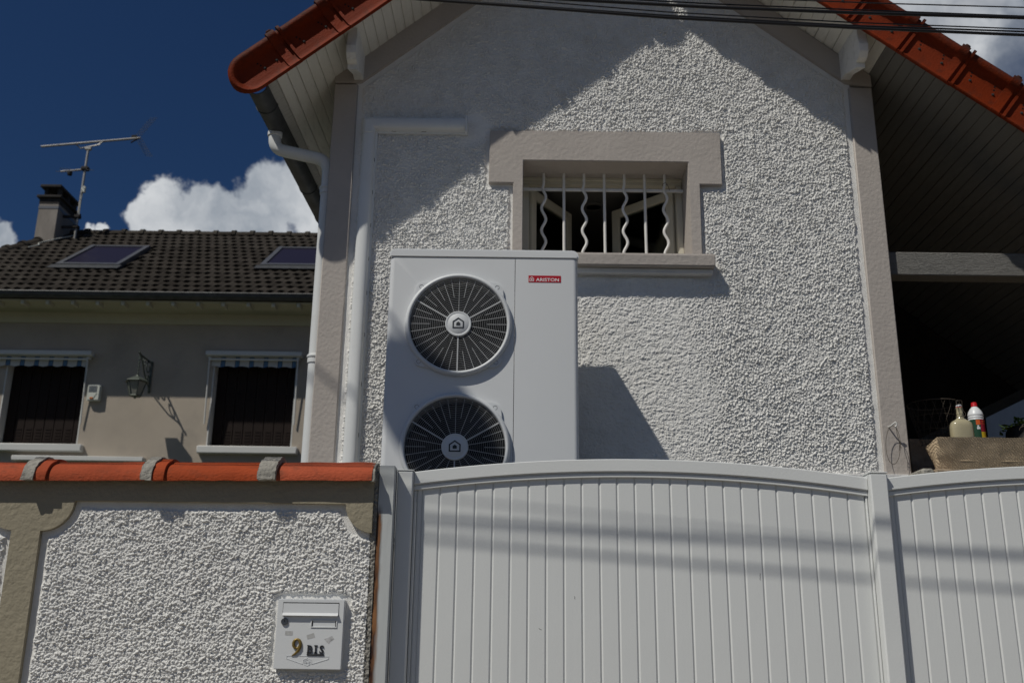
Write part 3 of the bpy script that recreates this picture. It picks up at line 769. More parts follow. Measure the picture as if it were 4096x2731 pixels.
for cz in CZ:
    # moulded guard plate with four ears, raised round rim
    b = MB(); P = []
    for k in range(160):
        a = 2 * PI * k / 160; c, s = math.cos(a), math.sin(a)
        rr = (abs(c) ** 9 + abs(s) ** 9) ** (-1 / 9) * .236
        P.append((CX + c * max(rr, .279), cz + s * max(rr, .279)))
    vs = []
    for k in range(160):
        a = 2 * PI * k / 160
        vs += [(P[k][0], AY, P[k][1]), (P[k][0], AY - .013, P[k][1]), (CX + RG * math.cos(a), AY - .014, cz + RG * math.sin(a))]
    b.add(vs, [(3 * i, 3 * ((i + 1) % 160), 3 * ((i + 1) % 160) + 1, 3 * i + 1) for i in range(160)] + [(3 * i + 1, 3 * ((i + 1) % 160) + 1, 3 * ((i + 1) % 160) + 2, 3 * i + 2) for i in range(160)])
    guard = b.build('fan_guard', MA['grille'], hp, ang=30)
    b = MB()
    b.ring([(.2565, .02), (.2565, -.024), (.261, -.031), (.268, -.032), (.275, -.028), (.280, -.019), (.2825, -.006)], (CX, AY, cz), 'y', 96); b.build('rim', MA['grille'], guard, ang=60)
    b = MB()
    for sx in (-1, 1):
        for sz in (-1, 1):
            b.ring([(.0100, -.0142), (.0114, -.0142), (.0114, -.0128), (.0100, -.0128)], (CX + sx * .201, AY, cz + sz * .206), 'y', 20)
    b.build('bolt_covers', MA['dark_metal'], guard)
    # concentric wire grille on radial ribs
    b = MB(); y = AY - .016
    nr = 19
    for i in range(nr):
        r = .0735 + (RG - .0735) * (i + .5) / nr
        b.ring([(r - .0011, y - .0012), (r + .0011, y - .0012), (r + .0011, y + .0020), (r - .0011, y + .0020)], (CX, 0, cz), 'y', 72)
    b.build('wire_rings', MA['wires'], guard, smooth=False); b = MB()
    for k in range(36):
        a = R(90 + 10 * k)
        if k % 12 == 6: continue
        r0 = .062 if k % 2 == 0 else .150
        c, s = math.cos(a), math.sin(a); w = .0010
        vs = [(CX + c * r + s * e, yy, cz + s * r - c * e) for r in (r0, RG) for e in (-w, w) for yy in (y - .0018, y + .0018)]
        b.add(vs, [(0, 1, 3, 2), (4, 6, 7, 5), (0, 4, 5, 1), (2, 3, 7, 6), (0, 2, 6, 4), (1, 5, 7, 3)])
    b.build('wire_spokes', MA['spoke_grey'], guard, smooth=False)
    for k in (30, 150, 270):
        a = R(k); c, s = math.cos(a), math.sin(a); b = MB(); w = .0034
        vs = [(CX + c * r + s * e, yy, cz + s * r - c * e) for r in (.062, RG) for e in (-w, w) for yy in (y - .003, y + .004)]
        b.add(vs, [(0, 1, 3, 2), (4, 6, 7, 5), (0, 4, 5, 1), (2, 3, 7, 6), (0, 2, 6, 4), (1, 5, 7, 3)]); b.build('spoke', MA['spoke_grey'], guard, smooth=False)
    b = MB(); b.lathe([(.069, .01), (.069, -.006), (.0665, -.0095), (.0575, -.0100), (.0560, -.0090), (.0545, -.0100), (0, -.0105)], (CX, y, cz), 'y', 48); hub = b.build('hub_cap', MA['grille'], guard)
    # house emblem
    b = MB(); yh = y - .0105
    ou = [(-.030, -.026), (.030, -.026), (.030, .012), (0, .033), (-.030, .012)]; inn = [(-.0235, -.0195), (.0235, -.0195), (.0235, .009), (0, .0255), (-.0235, .009)]
    vs = [(CX + x, yy, cz + z) for yy in (yh - .0014, yh + .001) for x, z in ou + inn]
    fs = []
    for i in range(5):
        j = (i + 1) % 5; fs += [(i, j, 5 + j, 5 + i), (10 + i, 15 + i, 15 + j, 10 + j), (i, 10 + i, 10 + j, j), (5 + i, 5 + j, 15 + j, 15 + i)]
    b.add(vs, fs); b.prism([(CX - .0105, cz - .0105), (CX + .0105, cz - .0105), (CX + .0105, cz + .003), (CX, cz + .0105), (CX - .0105, cz + .003)], 'y', yh - .0014, yh + .001)
    b.build('house_emblem', MA['emblem'], guard, smooth=False)
    # the fan itself
    b = MB(); b.lathe([(.07, .05), (.07, -.02), (.05, -.028), (0, -.03)], (CX, AY + .09, cz), 'y', 28)
    for k in range(3):
        vs = []
        for i in range(6):
            r = .06 + .185 * i / 5
            for j in range(6):
                a = R(120 * k + 25 + (j / 5) * (85 - 12 * i / 5) + 14 * i / 5); vs.append((CX + r * math.cos(a), AY + .06 + .075 * j / 5, cz + r * math.sin(a)))
        b.add(vs, [(i * 6 + j, i * 6 + j + 1, (i + 1) * 6 + j + 1, (i + 1) * 6 + j) for i in range(5) for j in range(5)])
    b.build('fan', MA['blade'], hp)
q = MB(); q.prism(rrect(.084, .257, 1.834, 1.872, .0008, 2), 'y', AY - .0018, AY + .001); plate = q.build('logo_plate', MA['red_label'], hp, smooth=False)
q = shift(text_mb('ARISTON', .0262, .0006, 1.13, .0003), (.1865, AY - .0022, 1.8395)); q.build('logo_lettering', MA['print_white'], plate, smooth=False)
q = MB(); cx, cz = .1015, 1.8505; ou = [(-.0115, -.011), (.0115, -.011), (.0115, .005), (0, .0145), (-.0115, .005)]; inn = [(-.0088, -.0083), (.0088, -.0083), (.0088, .0036), (0, .0110), (-.0088, .0036)]
vs = [(cx + x, yy, cz + z) for yy in (AY - .0028, AY - .001) for x, z in ou + inn]; fs = []
for i in range(5):
    j = (i + 1) % 5; fs += [(i, j, 5 + j, 5 + i), (10 + i, 15 + i, 15 + j, 10 + j), (i, 10 + i, 10 + j, j), (5 + i, 5 + j, 15 + j, 15 + i)]
q.add(vs, fs); q.prism([(cx - .0042, cz - .0042), (cx + .0042, cz - .0042), (cx + .0042, cz + .001), (cx, cz + .0042), (cx - .0042, cz + .001)], 'y', AY - .0028, AY - .001); q.build('house_emblem', MA['print_white'], plate, smooth=False)
# wall brackets and feet that carry it
for x in (-.5, .2):
    q = MB(); q.box(x - .02, x + .02, AY + .06, YF - .02, .41, .45, .003); q.prism([(AY + .25, .41), (YF - .02, .41), (YF - .02, .05), (YF - .06, .05)], 'x', x - .015, x + .015); q.build('wall_bracket', MA['pvc'], hp)
# ================================================================== GATE
def gz1(x): return .728 - .066 * ((x - .535) / .94) ** 2
def gz2(x): return .728 - .066 * ((x - 2.487) / .94) ** 2
GYB = 4.112            # front of the boards
def gate_leaf(label, x0, x1, f, off, group):
    t = thing('gate_leaf', label, 'gate', ((x0 + x1) / 2, GYB, GZ), group)
    nseg = 28; X_ = [x0 + (x1 - x0) * i / nseg for i in range(nseg + 1)]
    def strip(name, prof):
        b = MB(); b.sweep(prof, [((x, 0, f(x)), (0, 1, 0), (0, 0, 1)) for x in X_]); return b.build(name, MA['gate'], t, ang=25)
    y = GYB
    strip('top_rail', [(y - .022, -.0030), (y - .019, 0), (y + .035, 0), (y + .038, -.003), (y + .038, -.0515), (y - .020, -.0515), (y - .022, -.0495)])
    strip('rail_bead', [(y - .0145, -.0520), (y + .030, -.0520), (y + .030, -.0555), (y - .0145, -.0555)])
    strip('lower_bead', [(y - .0125, -.0585), (y - .0110, -.0570), (y + .030, -.0570), (y + .030, -.0745), (y - .0110, -.0745), (y - .0125, -.0730)])
    # vertical boards, one by one
    edges = [x0 + .011]; e = off
    while e < x1 - .006:
        if e > x0 + .014: edges.append(e)
        e += .0731
    edges.append(x1 - .008)
    for a, c in zip(edges[:-1], edges[1:]):
        if c - a < .01: continue
        b = MB(); g = .0064
        pr = [(a + .0003, y + .0045), (a + g, y), (c - g, y), (c - .0003, y + .0045), (c - .0003, y + .022), (a + .0003, y + .022)]
        zt = [(f(min(max(px, x0), x1)) - .070) for px, _ in pr]
        n = 6
        vs = [(px, py, GZ + .17) for px, py in pr] + [(px, py, z) for (px, py), z in zip(pr, zt)]
        b.add(vs, [tuple(range(n)), tuple(range(2 * n - 1, n - 1, -1))] + [(i, (i + 1) % n, n + (i + 1) % n, n + i) for i in range(n)])
        b.build('board', MA['gate'], t, at=(a, y, GZ + .17), smooth=False)
    bx('edge_stile', MA['gate'], t, x0 + .0005, x0 + .0105, y - .006, y + .03, GZ + .17, f(x0) - .077, .001)
    bx('edge_stile', MA['gate'], t, x1 - .0075, x1 - .0005, y - .006, y + .03, GZ + .17, f(x1) - .077, .001)
    bx('bottom_rail', MA['gate'], t, x0, x1, y - .022, y + .038, GZ + .14, GZ + .24, .003)
    return t
gate_leaf('whole arched white boarded gate leaf standing in front of the heat pump', -.395, 1.471, gz1, -.362, 'boarded gate leaves')
gate_leaf('white boarded gate leaf cut by the picture edge, in front of the stone trough', 1.549, 3.42, gz2, 1.583, 'boarded gate leaves')
def post(name, label, m, x0, x1, y0, y1, zt, b, cap=True, group=None):
    t = thing(name, label, 'post', ((x0 + x1) / 2 if name != 'steel_post' else x0, (y0 + y1) / 2, 0), group)
    bx('post_shaft', m, t, x0, x1, y0, y1, GZ, zt - (.006 if cap else 0), b, ang=30)
    if cap: bx('post_cap', m, t, x0 - .001, x1 + .001, y0 - .001, y1 + .001, zt - .0055, zt, .0015)
    return t
leaf1 = bpy.data.objects['gate_leaf']
MA['scuff'] = mat('dark scuff', (.06, .06, .055), .8, .2, .3, 200)
for sx_, sz_, pts in ((1.012, .262, [(0, .012), (.0015, .006), (-.001, .002), (.001, -.004), (-.0015, -.010), (.0005, -.016)]), (.262, .170, [(0, .005), (.003, .002), (.001, -.003), (.004, -.006)]), (.12, .05, [(0, 0), (.006, -.004), (.012, -.006)])):
    b = MB(); b.tube([(sx_ + a, GYB - .0002, sz_ + c) for a, c in pts], .0009, 5, flat=.4); b.build('scuff_mark', MA['scuff'], leaf1, smooth=False)
post('gate_post', 'slim white plastic gate post between the grey steel post and the gate', MA['gate'], -.4625, -.397, 4.066, 4.15, .669, .005, group='white gate posts')
post('gate_post', 'white plastic post in the middle where the two gate leaves meet', MA['gate'], 1.473, 1.547, 4.062, 4.15, .683, .006, group='white gate posts')
post('steel_post', 'grey steel post with rust streaks at the end of the roughcast wall', MA['steel'], -.528, -.4665, 4.003, 4.10, .674, .0015, cap=False)

# ================================================================== BOUNDARY WALL
bw_ = thing('boundary_wall', 'roughcast street wall with olive border and terracotta tile coping', 'wall', (-2.0, 4.05, GZ))
WY = 3.982
tilt = lambda x: .0125 * (x + .55)
poly = [(-3.5, .62), (-.545, .62), (-.545, .388)]
def arcp(cx, cz, r, a0, a1, n=12): return [(cx + r * math.cos(R(a0 + (a1 - a0) * i / n)), cz + r * math.sin(R(a0 + (a1 - a0) * i / n))) for i in range(n + 1)]
poly += arcp(-.541, .514, .112, 268, 180) + arcp(-1.852, .514, .120, 0, -90) + [(-1.850, GZ), (-1.962, GZ)] + arcp(-1.966, .514, .118, -90, -180) + [(-3.5, .514)]
q = MB(); q.prism(poly, 'y', WY, WY + .055)
q.build('painted_border', MA['olive'], bw_, bevel=.003, ang=30)
bx('wall_core', MA['plain_white'], bw_, -3.5, -.552, 4.014, 4.19, GZ, .628)
STEP2 = .0020
def panel(x0, x1, z0, z1, sdf, seed):
    xs, zs = np.arange(x0, x1, STEP2), np.arange(z0, z1, STEP2)
    X, Z = np.meshgrid(xs, zs)
    hh, sm, fine = relief(X, Z, seed, .61)
    d = sdf(X, Z) + (vnoise(X, Z, .02, seed + 9) - .5) * .010
    e = sst(.023, .037, d)
    h = .004 * e + .0100 * e * hh + .0012 * vnoise(X, Z, .03, seed + 8) * (1 - e)
    relief_sheet('roughcast_panel', MA['rough_white'], bw_, xs, zs, h, np.ones_like(X, bool), 4.006)
def sd_main(X, Z):
    d = np.minimum(X + 1.850, .514 - Z)
    d = np.minimum(d, np.hypot(X + 1.852, Z - .514) - .120)
    d = np.minimum(d, np.hypot(X + .541, Z - .514) - .112)
    m = box_sd(X, Z, -.892, -.630, -.113, .148)
    return np.minimum(d, m * 1.3 + .006 + (Z < -.11) * .012)
panel(-1.862, -.549, -.48, .526, sd_main, 201)
panel(-2.20, -1.955, -.40, .526, lambda X, Z: np.minimum(np.minimum(-1.963 - X, .514 - Z), np.hypot(X + 1.966, Z - .514) - .118), 301)
bx('panel_base', MA['rough_white'], bw_, -1.86, -.552, 4.0, 4.013, GZ, -.47, smooth=False)
# mortar edge beside the steel post
xs, zs = np.arange(-.5545, -.5290, .003), np.arange(-.5, .665, .003)
X, Z = np.meshgrid(xs, zs); h = .006 * grains(X, Z, .008, .004, .007, 77) + .004 * vnoise(X, Z, .03, 78)
relief_sheet('mortar_edge', MA['mortar'], bw_, xs, zs, h, np.ones_like(X, bool), 4.004)
bx('mortar_fill', MA['mortar'], bw_, -.552, -.5295, 4.006, 4.17, GZ, .668)
# coping: terracotta arches, mortar collars where they overlap
def arch(off, n=28):
    o_ = []
    for i in range(n + 1):
        a = PI * i / n; cr_ = .007 if .36 < i / n < .64 else 0; o_.append((4.070 - (.130 + off) * math.cos(a), .603 + (.084 + off + cr_) * math.sin(a) ** .85))
    return o_
def shell(off, th=.014):
    o_ = arch(off); return o_ + arch(off - th)[::-1]
def cfr(x): return ((x, 0, tilt(x)), (0, 1, 0), (0, 0, 1))
def jitter(me, amp, seed, freq=30):
    rg = random.Random(seed); from mathutils import noise
    for v in me.vertices:
        v.co += noise.noise_vector(v.co * freq + Vector((seed, 0, 0))) * amp
    me.update()
segs = [(-2.62, -1.926), (-1.884, -1.445), (-1.418, -.985), (-.935, -.549)]
for i, (a, c) in enumerate(segs):
    b = MB(); fr = []
    for k in range(9): a2 = a + (.03 if i in (1, 2) else -.008); fr.append(cfr(a2 + (c - a2) * k / 8))
    b.sweep(shell(0), fr)
    if i in (1, 2):
        w = .046
        b.sweep(shell(.013, .026), [cfr(a - .004), cfr(a), cfr(a + w - .006), cfr(a + w)])
    o = b.build('coping_tile', MA['cap'], bw_, ang=50); jitter(o.data, .0022, i + 3, 14)
for i, (a, c) in enumerate([(-1.930, -1.884), (-1.462, -1.418), (-1.000, -.930)]):
    b = MB(); b.sweep(shell(.021, .034), [cfr(a + (c - a) * k / 6) for k in range(7)])
    o = b.build('mortar_collar', MA['mortar'], bw_, ang=60); jitter(o.data, .005, i + 31, 60)
b = MB(); b.sweep(arch(-.002, 28), [cfr(-.556), cfr(-.545), cfr(-.540)]); o = b.build('end_mortar', MA['mortar'], bw_, ang=60); jitter(o.data, .006, 90, 50)

# ================================================================== LETTER BOX
mb = thing('letter_box', 'square white letter box front numbered 9 BIS set into the roughcast wall', 'letter box', (-.761, 3.98, .0))
MY = 3.972
q = MB(); q.prism(rrect(-.890, -.633, -.112, .146, .004, 3), 'y', MY, MY + .035); q.build('door_plate', MA['lacquer'], mb, bevel=.0022)
q = MB(); q.box(-.8695, -.6535, MY - .0008, MY + .002, .0830, .1335); q.build('flap_gap', MA['dark'], mb, smooth=False)
q = MB(); q.sweep([(MY - .002, .1300), (MY - .0025, .0945), (MY - .0120, .0860), (MY - .0132, .0842), (MY - .0120, .0832), (MY - .004, .0838), (MY + .003, .0850), (MY + .003, .1300)], [((-.868, 0, 0), (0, 1, 0), (0, 0, 1)), ((-.655, 0, 0), (0, 1, 0), (0, 0, 1))]); q.build('letter_flap', MA['lacquer'], mb, ang=25)
q = MB(); q.lathe([(.0135, 0), (.0135, -.005), (.0120, -.0065), (0, -.0065)], (-.8590, MY, .0615), 'y', 24); lk = q.build('lock', MA['lock'], mb)
q = MB(); q.box(-.8602, -.8578, MY - .0072, MY - .006, .0605, .0690); q.build('keyhole', MA['dark'], lk, smooth=False)
q = MB()
for x0, x1, z0, z1 in ((-.7585, -.6570, .0660, .0690), (-.7585, -.6570, .0405, .0440), (-.7585, -.7545, .0440, .0660), (-.6610, -.6570, .0440, .0660)): q.box(x0, x1, MY - .003, MY + .001, z0, z1, .0008)
np_ = q.build('name_holder', MA['lacquer'], mb)
q = MB(); q.box(-.7535, -.7500, MY - .0009, MY + .001, .0455, .0660); q.box(-.6645, -.6615, MY - .0009, MY + .001, .0455, .0660); q.build('holder_slot', MA['dark'], np_, smooth=False)
MA['residue'] = mat('sticker residue', (.46, .46, .45), .8, .2, .12, 90, dirt=.3, dscale=120, dcol=(.3, .3, .3))
MA['torn'] = mat('torn sticker', (.52, .52, .52), .7, .2, .1, 60, dirt=.95, dscale=70, dcol=(.03, .03, .03))
def sticker(p, m):
    b = MB(); b.prism(p, 'y', MY - .0006, MY + .0005); return b.build('sticker_residue', m, mb, smooth=False)
sticker([(-.854, .0275), (-.825, .0265), (-.826, .0115), (-.8545, .0120)], MA['residue'])
sticker([(-.772, .0125), (-.744, .0215), (-.739, .0050), (-.7675, -.0025)], MA['residue'])
sticker([(-.703, -.001), (-.674, .0110), (-.665, .0000), (-.680, -.0105), (-.6855, -.0185), (-.697, -.0080)], MA['torn'])
# the brass 9
q = MB(); pts = [(-.8055 + .0130 * math.cos(t), MY - .003, -.0195 + .0165 * math.sin(t)) for t in [2 * PI * i / 20 for i in range(20)]]
q.tube(pts, [.0042 + .0018 * abs(math.cos(2 * PI * i / 20)) for i in range(20)], 10, closed=True)
q.tube([(-.7920, MY - .003, -.0170), (-.7925, MY - .003, -.0300), (-.7990, MY - .003, -.0440), (-.8105, MY - .003, -.0560), (-.8235, MY - .002, -.0640)], [.0052, .0062, .0056, .0040, .0012], 10)
q.build('numeral_nine', MA['gold'], mb, ang=80)
for ch, x in (('B', -.7555), ('I', -.7330), ('S', -.7105)):
    b = shift(text_mb(ch, .0405, .0018, .92, .0012), (x, MY - .0018, -.0530))
    if ch == 'I':
        b.box(x - .0062, x + .0062, MY - .0036, MY, -.0530, -.0495); b.box(x - .0062, x + .0062, MY - .0036, MY, -.0268, -.0236)
    if ch == 'B': b.box(x - .0105, x - .004, MY - .0036, MY, -.0530, -.0498); b.box(x - .0105, x - .004, MY - .0036, MY, -.0266, -.0236)
    b.build('letter', MA['dark_metal'], mb, smooth=False)
bx('letter_rail', MA['dark_metal'], mb, -.7660, -.7000, MY - .004, MY, -.0615, -.0550, .001)
# embossed maker's emblem
q = MB()
def line(p, w=.0009):
    for (xa, za), (xb, zb) in zip(p[:-1], p[1:]):
        dx, dz = xb - xa, zb - za; L_ = math.hypot(dx, dz); nx_, nz_ = -dz / L_ * w, dx / L_ * w
        q.prism([(xa + nx_, za + nz_), (xb + nx_, zb + nz_), (xb - nx_, zb - nz_), (xa - nx_, za - nz_)], 'y', MY - .0012, MY + .0005)
line([(-.842, -.0625), (-.682, -.0640), (-.683, -.0735), (-.7455, -.0925), (-.7465, -.0775), (-.7620, -.0710), (-.7775, -.0770), (-.7790, -.0925), (-.842, -.0730), (-.842, -.0625)])
line([(-.774, -.0935), (-.762, -.0985), (-.751, -.0935)]); line([(-.774, -.0815), (-.762, -.0765), (-.751, -.0815)])
t_ = shift(text_mb('RENZ', .0095, .0008, 1.0, .0001), (-.7622, MY - .0006, -.0905)); q.add(t_.v, t_.f)
q.build('maker_emblem', MA['lacquer'], mb, smooth=False)

# ================================================================== OVERHEAD CABLES
def cable(label, y, pts, r):
    """pts: (x, z) of the span in its own vertical plane y; the ends are carried on along the span"""
    (xa, za), (xb, zb) = pts[0], pts[-1]
    sl0 = (pts[1][1] - pts[0][1]) / (pts[1][0] - pts[0][0]); sl1 = (pts[-1][1] - pts[-2][1]) / (pts[-1][0] - pts[-2][0])
    P = [(xa - d, za - sl0 * 1.15 * d) for d in (9, 6, 3, 1.2)] + list(pts) + [(xb + d, zb + sl1 * .45 * d) for d in (1.2, 3, 6, 9)]
    b = MB(); b.tube([(x, y, z) for x, z in P], r, 8)
    return tag(b.build('overhead_cable', MA['cable'], None, ang=80), label, 'cable', 'overhead cables')
cable('thin uppermost overhead cable, barely entering the picture at the top right', 3.135, [(.934, 2.265), (1.376, 2.2525), (1.897, 2.2427)], .0024)
cable('thick overhead cable, second from the top, crossing the right roof edge', 3.15, [(.210, 2.263), (.717, 2.238), (1.226, 2.223), (1.864, 2.210)], .0064)
cable('thin cable running tight above the thick second overhead cable', 3.147, [(.209, 2.2755), (.715, 2.2506), (1.2225, 2.2336), (1.8587, 2.2147)], .0026)
cable('thin overhead cable just below the thick upper cable', 3.17, [(.075, 2.268), (.565, 2.229), (1.231, 2.195), (1.872, 2.176)], .0025)
cable('overhead cable running close above the lowest thick cable', 3.1195, [(-.3333, 2.2389), (.012, 2.215), (.5523, 2.1792), (1.209, 2.1473), (1.8409, 2.1304)], .0032)
cable('thick lowest overhead cable hanging in front of the gable', 3.122, [(-.335, 2.236), (.014, 2.212), (.554, 2.172), (1.210, 2.140), (1.838, 2.118)], .0056)

# ================================================================== WIRE LOOP AND HOOK
hk = thing('wire_loop', 'loop of thin wire hanging from a screw hook on the right corner band', 'wire loop', (2.188, 5.632, 1.2))
q = MB(); q.tube([(2.176, 5.634, 1.207), (2.180, 5.60, 1.207), (2.186, 5.578, 1.214), (2.196, 5.572, 1.224), (2.204, 5.574, 1.215), (2.202, 5.578, 1.203), (2.194, 5.58, 1.197)], .0042, 8); q.build('screw_hook', MA['bars'], hk, ang=80)
q = MB(); pts = []
for i in range(40):
    a = 2 * PI * i / 40; pts.append((2.175 + .037 * math.sin(a) + .008 * math.cos(a), 5.585 - .012 * math.sin(a), 1.093 + .110 * math.cos(a)))
q.tube(pts, .0016, 6, closed=True); q.tube([(2.2, 5.58, 1.2), (2.205, 5.585, 1.155), (2.210, 5.58, 1.11), (2.207, 5.58, 1.06)], .0016, 6)
q.tube([(2.207, 5.575, 1.11), (2.216, 5.57, 1.095), (2.208, 5.575, 1.085), (2.214, 5.57, 1.075)], .0028, 6)
q.build('loop', MA['rusty'], hk, ang=80)

# ================================================================== RIGHT CORNER: trough, bottles, clutter
lw = thing('low_wall', 'low stone wall with a reddish sandstone edge under the trough', 'wall', (3.2, 5.7, GZ))
bx('wall_body', MA['mortar'], lw, 2.289, 4.6, 5.40, 6.0, GZ, .895, .01)
bx('wall_body', MA['mortar'], lw, 2.235, 2.305, 5.37, 5.60, GZ, .926, .012)
bx('wall_body', MA['slab'], lw, 2.307, 2.47, 5.365, 6.02, .855, .924, .010)
tr = MB()
nx_, nzz = 120, 12
def trough_pt(u, v):
    """u runs round the outside, v from bottom to rim"""
    k = v; x1 = 4.05; y0 = 5.515 - .070 * k; y1 = 5.86 + .07 * k
    z = .925 + .190 * k
    per = [(x1, y0), (2.372 - .002 * k, y0), (2.432 - .047 * k, 5.625 + .035 * k), (2.68 - .06 * k, y1), (x1, y1)]
    L_ = [0]
    for a, b in zip(per[:-1], per[1:]): L_.append(L_[-1] + math.hypot(b[0] - a[0], b[1] - a[1]))
    s = u * L_[-1]
    for i in range(4):
        if s <= L_[i + 1] + 1e-9:
            t = (s - L_[i]) / (L_[i + 1] - L_[i]); x = per[i][0] + (per[i + 1][0] - per[i][0]) * t; y = per[i][1] + (per[i + 1][1] - per[i][1]) * t
            if i == 1: z -= .024 * t * k
            elif i == 2: z -= .024 * (1 - t) * k
            break
    from mathutils import noise
    nn = noise.noise_vector(Vector((x * 14, y * 14, z * 14))) * .003
    return (x + nn.x, y + nn.y, z + nn.z)
vs = [trough_pt(i / nx_, j / nzz) for j in range(nzz + 1) for i in range(nx_ + 1)]
W_ = nx_ + 1
fs = [(j * W_ + i, j * W_ + i + 1, (j + 1) * W_ + i + 1, (j + 1) * W_ + i) for j in range(nzz) for i in range(nx_)]
b0 = len(vs)
for i in range(W_):
    x, y, z = trough_pt(i / nx_, 1); cx, cy = max(x, 2.50), min(max(y, 5.49), 5.86); vs.append((cx, cy, z - .004))
for i in range(W_):
    x, y, z = vs[b0 + i]; vs.append((x, y, .99))
fs += [(nzz * W_ + i, nzz * W_ + i + 1, b0 + i + 1, b0 + i) for i in range(nx_)] + [(b0 + i, b0 + i + 1, b0 + W_ + i + 1, b0 + W_ + i) for i in range(nx_)]
fs.append(tuple(b0 + W_ + i for i in range(W_))); fs.append(tuple(range(nx_, -1, -1)))
tr.add(vs, fs)
tag(tr.build('stone_trough', MA['stone'], None, at=(3.0, 5.65, .92), ang=32), 'hewn brown sandstone trough with slanting tool marks on the low wall', 'trough')

fl = thing('stoneware_bottle', 'beige glazed flat-shouldered stoneware bottle with a wire swing stopper', 'bottle', (2.592, 5.62, .99))
def oval_lathe(q, prof, c, ry, n=28):
    vs = []
    for r, h in prof:
        yy = r * (ry if r > .03 else 1)
        for k in range(n):
            a = 2 * PI * k / n; ex = .7 if r > .03 else 1
            cx, sx = math.cos(a), math.sin(a)
            vs.append((c[0] + r * math.copysign(abs(cx) ** ex, cx), c[1] + yy * math.copysign(abs(sx) ** ex, sx), c[2] + h))
    q.add(vs, [(i * n + k, i * n + (k + 1) % n, (i + 1) * n + (k + 1) % n, (i + 1) * n + k) for i in range(len(prof) - 1) for k in range(n)] + [tuple(range(n - 1, -1, -1)), tuple((len(prof) - 1) * n + k for k in range(n))])
q = MB(); oval_lathe(q, [(.060, 0), (.064, .006), (.0645, .20), (.063, .222), (.057, .240), (.046, .251), (.032, .258), (.022, .266), (.0185, .276), (.0170, .290), (.0185, .293), (.0185, .297), (.0165, .300), (.0165, .322), (.0180, .326), (.0180, .330), (.014, .331)], (2.592, 5.62, .992), .62); q.build('bottle_body', MA['ceramic'], fl, ang=60)
q = MB(); q.lathe([(.013, 0), (.0165, .003), (.0165, .010), (.012, .014), (0, .015)], (2.592, 5.62, 1.325), 'z', 20); q.build('stopper', MA['plastic_white'], fl)
q = MB(); q.lathe([(.0155, 0), (.0168, .002), (.0155, .005)], (2.592, 5.62, 1.3215), 'z', 20); q.build('rubber_ring', MA['cap_red'], fl)
q = MB(); q.tube([(2.578, 5.60, 1.29), (2.572, 5.59, 1.315), (2.566, 5.59, 1.35), (2.568, 5.59, 1.357), (2.594, 5.59, 1.360), (2.599, 5.59, 1.355), (2.602, 5.60, 1.325), (2.606, 5.60, 1.30), (2.618, 5.60, 1.285), (2.614, 5.60, 1.272), (2.60, 5.598, 1.262)], .0016, 6)
q.tube([(2.592 + .021 * math.cos(t), 5.62 + .021 * math.sin(t), 1.270 + .006 * math.cos(t)) for t in [2 * PI * i / 16 for i in range(16)]], .0014, 6, closed=True)
q.build('wire_bail', MA['rusty'], fl, ang=80)

MA['label'] = mat('green bottle label', (.012, .055, .03), .5, .3, .1, 30)
MA['label_red'] = mat('crimson bottle label', (.30, .012, .03), .5, .3, .08, 30)
MA['label_yel'] = mat('yellow label foot', (.62, .42, .02), .5, .3, .08, 30)
MA['label_org'] = mat('orange label picture', (.62, .11, .02), .5, .3, .2, 90)
pb = thing('plastic_bottle', 'white ribbed plastic bottle with a red cap and a red and green label', 'bottle', (2.748, 5.76, .99))
P_ = [(.041, 0), (.0435, .006), (.0435, .252), (.0415, .255), (.0415, .259), (.0435, .262), (.0435, .267), (.0415, .270), (.0415, .274), (.0435, .277), (.0435, .281), (.042, .286), (.038, .300), (.027, .318), (.0180, .328), (.0165, .331), (.0165, .338), (.014, .340)]
q = MB(); q.lathe(P_, (2.748, 5.76, 1.030), 'z', 32); q.build('bottle_body', MA['plastic_white'], pb, ang=50)
q = MB(); q.lathe([(.0178, 0), (.0178, .008), (.0170, .010), (.0160, .024), (.014, .026), (0, .026)], (2.748, 5.76, 1.362), 'z', 24); q.build('bottle_cap', MA['cap_red'], pb)
def wrap(name, m, a0, a1, z0, z1, r=.0441):
    b = MB(); n = 14; vs = [(2.748 + rr * math.cos(R(a0 + (a1 - a0) * i / n)), 5.76 + rr * math.sin(R(a0 + (a1 - a0) * i / n)), z) for i in range(n + 1) for z in (z0, z1) for rr in (r,)]
    b.add(vs, [(2 * i, 2 * i + 2, 2 * i + 3, 2 * i + 1) for i in range(n)]); return b.build(name, m, pb)
wrap('label_field', MA['label'], 170, 275, 1.05, 1.280); wrap('label_field', MA['label_red'], 275, 365, 1.205, 1.280); wrap('label_field', MA['label_yel'], 275, 365, 1.05, 1.2045)
wrap('label_picture', MA['label_org'], 243, 273, 1.247, 1.276, .0444); wrap('label_lettering', MA['plastic_white'], 246, 269, 1.220, 1.232, .0444); wrap('label_lettering', MA['plastic_white'], 250, 262, 1.234, 1.243, .0444)
wrap('label_lettering', MA['label_org'], 284, 330, 1.266, 1.271, .0444); wrap('label_lettering', MA['label_org'], 284, 322, 1.256, 1.259, .0444); wrap('label_lettering', MA['label_org'], 284, 326, 1.250, 1.253, .0444)

